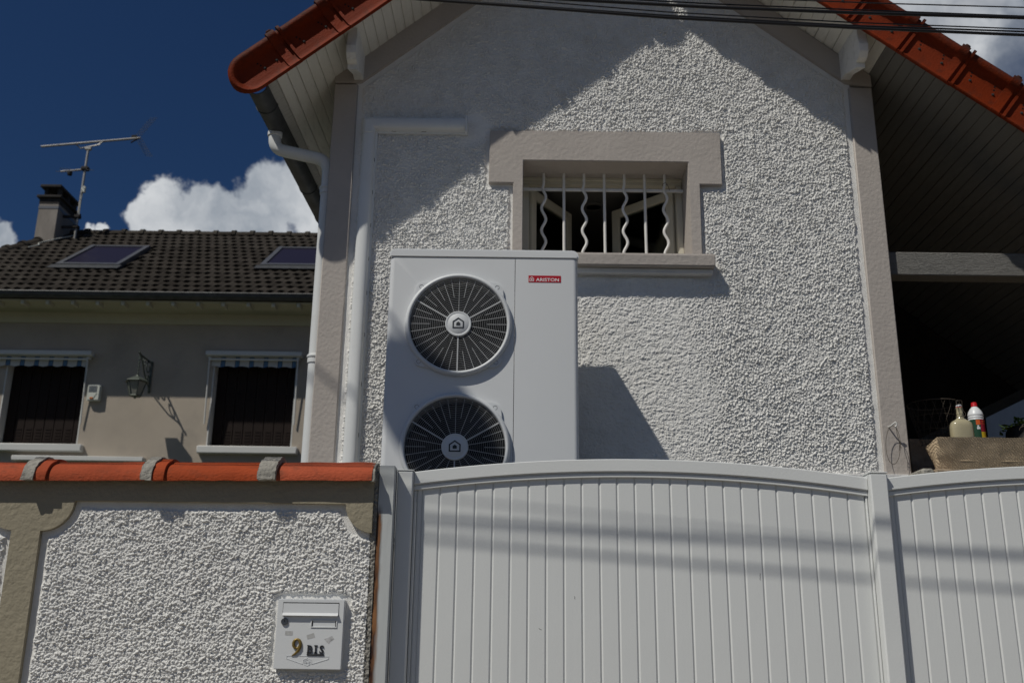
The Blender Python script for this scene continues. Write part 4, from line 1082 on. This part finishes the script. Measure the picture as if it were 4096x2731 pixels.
# wire baskets
def wire_basket(name, label, c, r0, r1, h, n, m, loops=True):
    t = thing(name, label, 'wire basket', c)
    b = MB()
    for k in range(4): rr = r0 + (r1 - r0) * k / 3; b.tube([(c[0] + rr * math.cos(a), c[1] + rr * math.sin(a), c[2] + h * k / 3) for a in [2 * PI * i / 24 for i in range(24)]], .0018 if k < 3 else .003, 5, closed=True)
    b.build('hoops', m, t, ang=80)
    b = MB()
    for i in range(n):
        for dr in (-1, 1):
            pts = []
            for k in range(6):
                a = 2 * PI * (i + dr * k * .35) / n; rr = r0 + (r1 - r0) * k / 5; pts.append((c[0] + rr * math.cos(a), c[1] + rr * math.sin(a), c[2] + h * k / 5))
            b.tube(pts, .0012, 4)
    b.build('mesh_wires', m, t, ang=80)
    return t
wire_basket('wire_basket', 'dark flared wire basket behind the stoneware bottle', (2.66, 6.12, 1.20), .09, .155, .26, 18, MA['rusty'])
wb = thing('wire_orb', 'rounded scrollwork wire basket at the right end of the trough', 'wire basket', (3.12, 5.68, 1.08))
q = MB()
for k in range(9):
    a = PI * k / 9; q.tube([(3.12 + .15 * math.cos(a) * math.cos(t), 5.68 + .15 * math.sin(a) * math.cos(t), 1.105 + .15 * math.sin(t)) for t in [PI * i / 18 for i in range(19)]], .0020, 5)
q.build('ribs', MA['rusty'], wb, ang=80)
q = MB()
for z, r in ((1.13, .148), (1.20, .115), (1.245, .05)): q.tube([(3.12 + r * math.cos(a), 5.68 + r * math.sin(a), z) for a in [2 * PI * i / 28 for i in range(28)]], .0024, 5, closed=True)
for k in range(10):
    a0 = 2 * PI * k / 10; q.tube([(3.12 + (.125 + .022 * math.cos(t)) * math.cos(a0), 5.68 + (.125 + .022 * math.cos(t)) * math.sin(a0), 1.225 + .022 * math.sin(t)) for t in [1.6 * PI * i / 10 for i in range(11)]], .0018, 5)
q.build('scrolls', MA['rusty'], wb, ang=80)

# jumble of plastic bottles and a crate in the dark porch
cr_ = thing('storage_crate', 'dark low crate behind the trough in the shaded porch', 'crate', (2.62, 6.3, GZ))
bx('crate_body', MA['slab'], cr_, 2.50, 2.86, 6.15, 6.5, .9, 1.245, .004)
bench = thing('shelf', 'dark shelf in the porch holding a jumble of bottles', 'shelf', (2.75, 6.8, GZ))
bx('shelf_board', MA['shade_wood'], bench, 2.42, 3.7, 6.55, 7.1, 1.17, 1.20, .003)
for x in (2.5, 3.6): bx('leg', MA['shade_wood'], bench, x - .03, x + .03, 6.6, 7.05, GZ + .1, 1.17)
MA['pet'] = mat('clear blue plastic', (.18, .24, .30), .25, .5, .1, 8); MA['teal'] = mat('teal plastic', (.02, .22, .20), .3, .5, .1, 8)
rg = random.Random(5)
for i, (x, z, m, lab) in enumerate([(2.52, 1.24, 'pet', 'pale blue plastic bottle at the left of the dark shelf'), (2.63, 1.25, 'pet', 'pale plastic bottle with its round base towards the gate'), (2.72, 1.235, 'plastic_white', 'small white bottle lying on the dark shelf'), (2.84, 1.245, 'pet', 'bluish bottle lying beside the red capped bottle'), (2.93, 1.285, 'cap_red', 'red topped bottle lying on the dark shelf'), (3.03, 1.27, 'teal', 'teal plastic bottle right of the red topped one')]):
    t = thing('lying_bottle', lab, 'bottle', (x, 6.75, z), 'bottles in the porch')
    b = MB(); b.lathe([(0, 0), (.030, .003), (.036, .012), (.036, .15), (.028, .18), (.013, .20), (.013, .225), (0, .226)], (0, 0, 0), 'y', 18)
    put('bottle_body', b.mesh('bottle_body', MA['pet' if m == 'cap_red' else m]), t, (x, 6.62, z), (rg.uniform(-.3, .2), rg.uniform(-.4, .4), rg.uniform(-.7, .7)))
    if m == 'cap_red':
        b = MB(); b.lathe([(0, -.004), (.034, -.003), (.037, .01), (.037, .03)], (0, 0, 0), 'y', 18); put('bottle_cap', b.mesh('bottle_cap', MA['cap_red']), t, (x, 6.60, z))

# garden behind the porch opening
gw = thing('garden_wall', 'pale grey rendered wall behind the porch opening', 'wall', (4.6, 10.0, GZ))
q = MB(); q.prism([(3.3, 8.35), (14.0, 23.1), (13.85, 23.2), (3.15, 8.45)], 'z', GZ, 4.2); q.build('wall_body', MA['far_wall'], gw, smooth=False)
q = MB(); q.prism([(3.32, 8.30), (14.06, 23.08), (13.80, 23.25), (3.10, 8.47)], 'z', 4.2, 4.26); q.build('wall_cap', MA['mortar'], gw, smooth=False)
pl = thing('potted_plant', 'leafy green plant in a dark round pot at the right edge', 'plant', (3.42, 6.3, 1.2))
q = MB(); q.lathe([(.05, 0), (.10, .03), (.125, .11), (.115, .19), (.10, .215), (.09, .20), (0, .19)], (3.29, 6.25, 1.13), 'z', 24); q.build('pot', MA['pot'], pl)
q = MB(); rg = random.Random(3); st = MB()
for s in range(16):
    a = rg.uniform(0, 2 * PI); L_ = rg.uniform(.14, .30); base = Vector((3.27, 6.25, 1.33)); dirn = Vector((math.cos(a) * .8, math.sin(a) * .5 - .2, rg.uniform(.25, 1.0))).normalized()
    pts = [base + dirn * (L_ * t) + Vector((0, 0, -.10 * t * t)) for t in (0, .33, .66, 1)]
    st.tube(pts, .002, 4)
    for k in range(9):
        t = .25 + .75 * k / 8; p = base + dirn * (L_ * t) + Vector((0, 0, -.10 * t * t))
        e = Vector((rg.uniform(-1, 1), rg.uniform(-1, 1), rg.uniform(-.6, .4))).normalized(); s_ = e.cross(Vector((rg.uniform(-1, 1), rg.uniform(-1, 1), 1))).normalized(); l_, w_ = rg.uniform(.03, .055), rg.uniform(.009, .015)
        dn = e.cross(s_) * .004
        q.add([p, p + e * l_ * .5 + s_ * w_ + dn, p + e * l_, p + e * l_ * .5 - s_ * w_ + dn], [(0, 1, 2), (0, 2, 3)])
st.build('stems', MA['leaf'], pl); o = q.build('foliage', MA['leaf'], pl, smooth=False); o['kind'] = 'stuff'

# ================================================================== NEIGHBOUR HOUSE
nb = thing('neighbour_house', 'grey beige house with dark brown tiled roof beyond the wall', 'house', (-6, 14, GZ))
NY = 14.0
wins = [(-7.34, -6.165), (-4.335, -3.12)]
# wall in pieces round the two openings
q = MB()
xx = [-9.6, -7.34, -6.165, -4.335, -3.12, 0.5]
for i in range(5):
    if i % 2 == 0: q.box(xx[i], xx[i + 1], NY, NY + .3, GZ, 4.62)
    else: q.box(xx[i], xx[i + 1], NY, NY + .3, GZ, 2.50); q.box(xx[i], xx[i + 1], NY, NY + .3, 3.85, 4.62)
q.build('wall', MA['n_wall'], nb, smooth=False)
bx('side_wall', MA['n_wall'], nb, -9.6, .5, NY + .302, 20, GZ, 4.62, smooth=False)
for i, (a, c) in enumerate(wins):
    w = bx('window', MA['n_trim'], nb, a, c, NY + .27, NY + .298, 2.50, 3.85, smooth=False)
    q = MB(); q.box(a - .10, c + .10, NY - .10, NY + .26, 2.485, 2.592, .012); q.build('sill', MA['n_trim'], w)
    bx('base_strip', MA['n_wood'], w, a, c, NY + .10, NY + .16, 2.593, 2.63, .004)
    for s in (a + .0005, c - .0165): bx('reveal', MA['n_trim'], w, s, s + .016, NY - .002, NY + .262, 2.593, 3.84)
    for k in range(8):
        x0, x1 = a + .02 + (c - a - .04) * k / 8, a + .02 + (c - a - .04) * (k + 1) / 8
        b = MB(); b.box(x0 + .004, x1 - .004, NY + .165, NY + .185, 2.632, 3.845, .003)
        for z0 in (2.66, 3.33):
            for j in range(5): b.box(x0 + .03, x1 - .03, NY + .158, NY + .166, z0 + .045 * j, z0 + .045 * j + .018)
        b.build('shutter_leaf', MA['n_shutter'], w, smooth=False)
# eaves
EY, EZ = 13.40, 4.655
q = MB(); q.box(-10.2, .8, EY + .05, NY, 4.560, 4.585); q.build('eave_lining', MA['n_cream'], nb, smooth=False)
q = MB(); q.box(-9.7, .55, NY - .03, NY - .001, 4.40, 4.559); q.build('wall_plate', MA['n_cream'], nb, smooth=False)
for k in range(20): bx('rafter_tail', MA['n_cream'], nb, -9.14 + .357 * k, -9.09 + .357 * k, EY + .02, EY + .20, 4.500, 4.559, .004)
q = MB(); gf = lambda x: ((x, EY - .01, 4.655), (0, 1, 0), (0, 0, 1)); q.sweep(half(.072, .005), [gf(-10.2), gf(.8)]); ng = q.build('gutter', MA['zinc'], nb)
q = MB(); q.tube([(-10.2, EY - .085, 4.662), (.8, EY - .085, 4.662)], .012, 8); q.build('gutter_bead', MA['zinc'], ng)
m_ = .68; am = math.atan(m_); cM, sM = math.cos(am), math.sin(am)
RZ = lambda y: EZ + m_ * (y - EY)
RY1 = 16.92
hipx = lambda y: -8.10 - .37 * (RY1 - y)
q = MB(); q.add([(hipx(EY) - .1, EY, RZ(EY) - .06), (.8, EY, RZ(EY) - .06), (.8, RY1, RZ(RY1) - .06), (hipx(RY1), RY1, RZ(RY1) - .06), (hipx(EY) - .1, 20.4, RZ(EY) - .06), (.8, 20.4, RZ(EY) - .06)], [(0, 1, 2, 3), (3, 2, 5, 4), (0, 3, 4), (1, 5, 2), (0, 4, 5, 1)])
q.build('roof', MA['n_tile'], nb, smooth=False)
# tiles, shared mesh: a wavy pan with a lip
TW, TR = .152, .262
q = MB(); prof = []
for i in range(9):
    t = i / 8; prof.append((-TW / 2 + TW * 1.06 * t, .022 * (.5 - .5 * math.cos(2 * PI * t)) ** 1.3 + .004))
vs = []
for (x, h) in prof: vs += [(x, 0, h + .016), (x, TR * 1.22, h - .010), (x, 0, h - .012)]
q.add(vs, [(3 * i, 3 * i + 3, 3 * i + 4, 3 * i + 1) for i in range(8)] + [(3 * i, 3 * i + 2, 3 * i + 5, 3 * i + 3) for i in range(8)])
tile_me = q.mesh('roof_tile', MA['n_tile'], ang=50)
rest = MB(); cnt = 0
rg = random.Random(9)
rows = int((RY1 - EY) / cM / TR) + 1
sky_rects = [(-7.20, -6.20, 14.70, 15.88), (-4.01, -3.04, 14.80, 15.92)]
cand = []
for r_ in range(rows):
    y = EY - .05 + r_ * TR * cM
    k = 0; x = -1.6 - (TW / 2 if r_ % 2 else 0)
    while x > hipx(y) - .02:
        if not any(a - .05 < x < c + .05 and y0 - .12 < y < y1 for a, c, y0, y1 in sky_rects): cand.append((r_, x, y))
        x -= TW
vis = [c for c in cand if c[1] / c[2] > -.53 and c[1] / c[2] < -.195]
vis.sort(key=lambda c: c[0]); sel = set(vis[:300])
for c in cand:
    r_, x, y = c; z = RZ(y) + rg.uniform(-.003, .003)
    if c in sel: put('roof_tile', tile_me, nb, (x, y, z), (am + rg.uniform(-.012, .012), rg.uniform(-.015, .015), rg.uniform(-.012, .012)))
    else:
        rest.add([(x + vx, y + vy * cM - vz * sM, z + vy * sM + vz * cM) for vx, vy, vz in q.v], q.f)
o = rest.build('upper_roof_tiles', MA['n_tile'], nb, ang=50); o['kind'] = 'stuff'
q = MB(); L_ = .335
q.sweep([(.105 * math.cos(a), .095 * math.sin(a)) for a in [PI * i / 8 for i in range(9)]], [((0, 0, 0), (0, 1, 0), (0, 0, 1)), ((L_ * .8, 0, .0), (0, 1, 0), (0, 0, 1))]); q.sweep([(.125 * math.cos(a), .118 * math.sin(a)) for a in [PI * i / 8 for i in range(9)]], [((L_ * .78, 0, 0), (0, 1, 0), (0, 0, 1)), ((L_, 0, .004), (0, 1, 0), (0, 0, 1))])
rm = q.mesh('ridge_tile', MA['n_tile'], ang=50)
for k in range(23): put('ridge_tile', rm, nb, (-8.08 + L_ * k, RY1, RZ(RY1) - .035), (0, rg.uniform(-.01, .01), 0))
for k in range(11):
    y = RY1 - (k + 1) * .29; put('ridge_tile', rm, nb, (hipx(y), y, RZ(y) - .03), (0, -math.atan(m_ * .93), math.atan2(1, .37)))
# skylights
for i, (a, c, y0, y1) in enumerate(sky_rects):
    def P(x, y, n): return (x, y - n * sM, RZ(y) + n * cM)
    def slab(b, xa, xb, ya, yb, n0, n1):
        b.add([P(x, y, n) for x in (xa, xb) for y in (ya, yb) for n in (n0, n1)], [(0, 1, 3, 2), (4, 6, 7, 5), (0, 4, 5, 1), (2, 3, 7, 6), (0, 2, 6, 4), (1, 5, 7, 3)])
    b = MB(); slab(b, a, a + .075, y0, y1, -.02, .065); slab(b, c - .075, c, y0, y1, -.02, .065); slab(b, a + .075, c - .075, y0, y0 + .07, -.02, .068); slab(b, a + .075, c - .075, y1 - .06, y1, -.02, .06)
    sk = b.build('skylight', MA['sky_frame'], nb, smooth=False)
    b = MB(); slab(b, a + .076, c - .076, y0 + .071, y1 - .061, .0, .045); b.build('skylight_pane', MA['sky_glass'], sk, smooth=False)
    b = MB(); slab(b, a - .05, c + .05, y0 - .17, y0 - .002, .045, .055); b.build('flashing', MA['zinc'], sk, smooth=False)
# chimney
ch = MB(); ch.box(-8.40, -8.06, 16.22, 16.98, 6.3, 7.42); ch = ch.build('chimney', MA['chimney'], nb, smooth=False)
q = MB(); q.box(-8.45, -8.01, 16.17, 17.03, 7.42, 7.47, .008); q.build('crown', MA['soot'], ch)
q = MB(); q.box(-8.407, -8.053, 16.213, 16.987, 7.22, 7.27); q.build('strap', MA['sky_frame'], ch, smooth=False)
q = MB(); q.box(-8.407, -8.053, 16.213, 16.987, 7.32, 7.421); q.build('soot_band', MA['soot'], ch, smooth=False)
q = MB()
for x in (-8.36, -8.13):
    for y in (16.25, 16.56, 16.86): q.box(x, x + .06, y, y + .08, 7.47, 7.62)
q.box(-8.42, -8.04, 16.18, 17.02, 7.62, 7.675, .01); q.build('cowl', MA['soot'], ch)

# aerial on the chimney
ae = thing('tv_aerial', 'tall TV aerial with two rod arrays strapped to the neighbour chimney', 'aerial', (-7.80, 16.45, 6.75))
MXA, MYA = -7.80, 16.45
q = MB(); q.tube([(MXA, MYA, 6.62), (MXA + .01, MYA, 8.52)], .022, 10); q.build('mast', MA['alu'], ae)
for z in (6.95, 7.15):
    q = MB(); q.box(-8.07, MXA, MYA - .02, MYA + .02, z, z + .04); q.box(MXA - .05, MXA + .05, MYA - .05, MYA + .05, z - .01, z + .05, .01); q.build('bracket', MA['soot'], ae)
q = MB(); q.box(MXA + .02, MXA + .09, MYA - .07, MYA - .02, 7.62, 7.74, .008); q.tube([(MXA + .05, MYA - .05, 7.62), (MXA + .03, MYA - .04, 7.5), (MXA + .03, MYA - .02, 7.2)], .006, 5); q.build('junction_box', MA['siren'], ae)
def boom(p0, p1, r):
    b = MB(); b.tube([p0, p1], r, 6); return b.build('boom', MA['alu'], ae)
A0, A1 = Vector((-8.58, 16.30, 8.47)), Vector((-6.94, 16.62, 8.84))
boom(A0, A1, .020)
q = MB(); q.tube([A0 + (A1 - A0) * .34, (MXA - .13, MYA, 8.525), (MXA + .19, MYA, 8.60), A0 + (A1 - A0) * .62], .014, 6); q.box(MXA - .05, MXA + .07, MYA - .03, MYA + .03, 8.49, 8.55, .01); q.build('cradle', MA['alu'], ae)
q = MB(); dA = (A1 - A0).normalized(); sd = Vector((.62, -.78, -.42)).normalized()
for k in range(20): p = A0 + (A1 - A0) * (k + .3) / 21; q.tube([p - sd * .085, p + sd * .085], .0035, 4)
q.build('rods', MA['thin'], ae)
q = MB()
for sgn, ang_ in ((1, 1), (-1, 1)):
    for k in range(9):
        o_ = A1 + Vector((-.12, 0, .02)) + Vector((.055 * k * .6, .0, .055 * k * sgn * .9)) + dA * .06
        q.tube([o_ - sd * .23, o_ + sd * .23], .003, 4)
    for j in range(5):
        b0_ = A1 + Vector((-.12, 0, .02)) + dA * .06 + sd * (-.22 + .11 * j); q.tube([b0_, b0_ + Vector((.265, 0, .40 * sgn))], .003, 4)
q.build('reflector', MA['thin'], ae)
q = MB(); q.box(A1.x - .16, A1.x - .06, A1.y - .03, A1.y + .03, A1.z - .01, A1.z + .05, .01); q.tube([A1 + Vector((-.05, 0, -.02)), A1 + Vector((-.14, -.05, -.12))], .014, 6); q.build('dipole_box', MA['soot'], ae)
B0, B1 = Vector((-8.18, 16.34, 8.00)), Vector((MXA, MYA, 8.10)); boom(B0, B1, .017)
q = MB(); sd2 = Vector((.80, -.75, -.40)).normalized()
for t, l_ in ((0, .24), (.18, .28), (.38, .25), (1.0, .42)):
    p = B0 + (B1 - B0) * t; q.tube([p - sd2 * l_, p + sd2 * l_], .0055, 4)
p = B0 + (B1 - B0) * .18 + Vector((0, 0, .05)); q.tube([p - sd2 * .28, p + sd2 * .28], .0055, 4)
q.build('rods', MA['thin'], ae)
q = MB(); q.lathe([(0, -.05), (.04, -.045), (.045, 0), (.04, .03), (0, .035)], B0 + (B1 - B0) * .42 + Vector((0, -.02, -.05)), 'z', 12); q.box(MXA - .06, MXA + .08, MYA - .05, MYA + .05, 8.08, 8.15, .015); q.build('dipole_box', MA['soot'], ae)
wc = MB(); wc.tube([(-7.86, 16.5, RZ(16.5) + .06), (-8.0, 16.25, RZ(16.25) + .07), (-8.16, 16.1, RZ(16.1) + .05), (-8.17, 15.95, RZ(15.95) + .06), (-8.10, 15.85, RZ(15.85) + .06), (-8.2, 15.7, RZ(15.7) + .06)], .010, 6); tag(wc.build('aerial_lead', MA['siren'], None), 'pale aerial lead lying over the tiles below the chimney', 'cable')

# awnings
def awning(label, x0, x1, zt, full=True, grp='rolled awnings'):
    t = thing('awning', label, 'awning', ((x0 + x1) / 2, NY, zt), grp)
    bx('cassette', MA['n_trim'], t, x0, x1, NY - .15, NY - .012, zt - .068, zt, .008)
    if full:
        b = MB(); n = 72; top = []; 
        for i in range(n + 1):
            x = x0 + .075 + (x1 - x0 - .17) * i / n
            top.append((x, zt - .225 + .018 * abs(math.sin(PI * (x - x0) / .207))))
        vs = [(x, y, z) for x, zb in top for z, y in ((zt - .066, NY - .045), (zb, NY - .055))]
        b.add(vs, [(2 * i, 2 * i + 2, 2 * i + 3, 2 * i + 1) for i in range(n)])
        b.build('valance', MA['stripe'], t)
        b = MB(); b.tube([(x0 + .05, NY - .10, zt - .118), (x1 - .06, NY - .10, zt - .118)], .014, 10); b.build('front_bar', MA['n_trim'], t)
        for x in (x0 + .052, x1 - .062):
            b = MB(); b.tube([(x, NY - .10, zt - .118), (x, NY - .07, zt - .62), (x, NY - .04, zt - 1.06)], .011, 8); b.build('arm', MA['n_trim'], t)
            bx('end_bracket', MA['n_trim'], t, x - .02, x + .02, NY - .10, NY - .005, zt - .105, zt - .066, .004)
    return t
awning('rolled blue striped awning over the shuttered window nearest the gabled house', -4.430, -3.035, 3.972)
awning('rolled awning in shade over the shuttered window beside the alarm box', -7.62, -6.08, 3.946)
awning('white awning cassette low on the neighbour wall just above the coping tiles', -7.0, -5.155, 2.412, False)

# wall lantern
ln = thing('wall_lantern', 'verdigris iron lantern hanging from a scrolled bracket on the neighbour wall', 'lantern', (-5.232, NY, 3.4))
q = MB(); q.box(-5.247, -5.217, NY - .02, NY - .001, 3.36, 3.83, .004); LX = -5.232
q.tube([(LX, NY - .02, 3.80), (LX, 13.50, 3.80), (LX, 13.47, 3.825), (LX, 13.455, 3.81)], .013, 8)
for c_, r_, a0, a1 in (((13.86, 3.70), .085, 90, 400), ((13.68, 3.735), .055, 90, 420), ((13.90, 3.55), .05, -60, 250)):
    q.tube([(LX, c_[0] + r_ * (1 - .35 * i / 16) * math.cos(R(a0 + (a1 - a0) * i / 16)), c_[1] + r_ * (1 - .35 * i / 16) * math.sin(R(a0 + (a1 - a0) * i / 16))) for i in range(17)], .009, 6)
q.tube([(LX, NY - .02, 3.42), (LX, 13.90, 3.47), (LX, 13.72, 3.60), (LX, 13.58, 3.76), (LX, 13.52, 3.80)], .010, 6)
q.build('bracket', MA['bronze'], ln, ang=70)
q = MB(); q.tube([(LX, 13.50, 3.80), (LX, 13.50, 3.50)], .007, 6)
for k in range(5): q.lathe([(0, -.02), (.014, -.012), (.014, .012), (0, .02)], (LX, 13.50, 3.53 + .05 * k), 'z', 8)
q.build('chain', MA['bronze'], ln)
q = MB(); q.lathe([(.165, 0), (.170, .006), (.165, .014), (.07, .07), (.03, .085), (.02, .105), (0, .11)], (LX, 13.50, 3.395), 'z', 6); q.build('lantern_roof', MA['bronze'], ln, ang=20)
q = MB(); q.lathe([(.132, 0), (.075, -.185)], (LX, 13.50, 3.393), 'z', 6); q.build('lantern_glass', MA['lamp_glass'], ln, ang=20)
q = MB()
for k in range(6):
    a = 2 * PI * k / 6; q.tube([(LX + .136 * math.cos(a), 13.50 + .136 * math.sin(a), 3.395), (LX + .079 * math.cos(a), 13.50 + .079 * math.sin(a), 3.205)], .008, 6)
q.lathe([(.082, 0), (.088, -.012), (.06, -.022), (.02, -.03), (.008, -.05), (0, -.052)], (LX, 13.50, 3.208), 'z', 6); q.build('lantern_frame', MA['bronze'], ln, ang=40)
# alarm siren
al = thing('alarm_siren', 'ivory alarm siren box with louvres on the wall beside the left window', 'alarm', (-6.0, NY, 3.34))
q = MB(); q.prism(rrect(-6.092, -5.908, 3.225, 3.462, .02, 4), 'y', NY - .085, NY - .001); q.build('siren_body', MA['siren'], al, bevel=.012)
q = MB()
for k in range(9): q.box(-6.070, -5.950, NY - .0875, NY - .084, 3.345 + .011 * k, 3.350 + .011 * k)
q.build('louvres', MA['sky_frame'], al, smooth=False)
q = MB(); q.prism([(-6.075, 3.335), (-5.945, 3.335), (-5.985, 3.26), (-6.045, 3.26)], 'y', NY - .091, NY - .084); q.build('front_shield', MA['siren'], al, bevel=.002)
q = MB(); q.box(-6.042, -5.992, NY - .096, NY - .088, 3.245, 3.272, .004); q.build('amber_lens', MA['amber'], al)

# ================================================================== SHADOW CASTER of invented lamp shape, added out of view to shade the heat pump
sl = thing('shadow_caster', 'unseen added shadow caster on the pavement whose head shades the left of the heat pump', 'shadow caster', (-3.75, 3.90, GZ))
q = MB(); q.lathe([(.085, 0), (.085, .9), (.06, .95), (.045, 6.8), (.04, 7.0), (0, 7.0)], (-3.75, 3.90, GZ + .1), 'z', 16); q.build('caster_pole', MA['sky_frame'], sl)
hd = Vector((.52, -.85, 0)).normalized()
p0 = Vector((-3.75, 3.90, 5.35))
dc = Vector((-2.78, 2.80, 5.31))
q = MB(); q.tube([p0 + Vector((0, 0, -.1)), p0 + Vector((0, 0, .12)), dc + Vector((-.2, .32, .32)), dc + Vector((0, 0, .26)), dc + Vector((0, 0, .12))], .012, 10); q.build('bracket', MA['sky_frame'], sl, ang=80)
q = MB(); q.lathe([(.265, -.01), (.27, 0), (.26, .02), (.20, .07), (.09, .11), (.06, .15), (.04, .19), (0, .20)], dc, 'z', 32); q.lathe([(.0, -.02), (.07, -.015), (.08, 0), (.08, .04)], dc, 'z', 20); q.build('caster_dome', MA['sky_frame'], sl, ang=50)
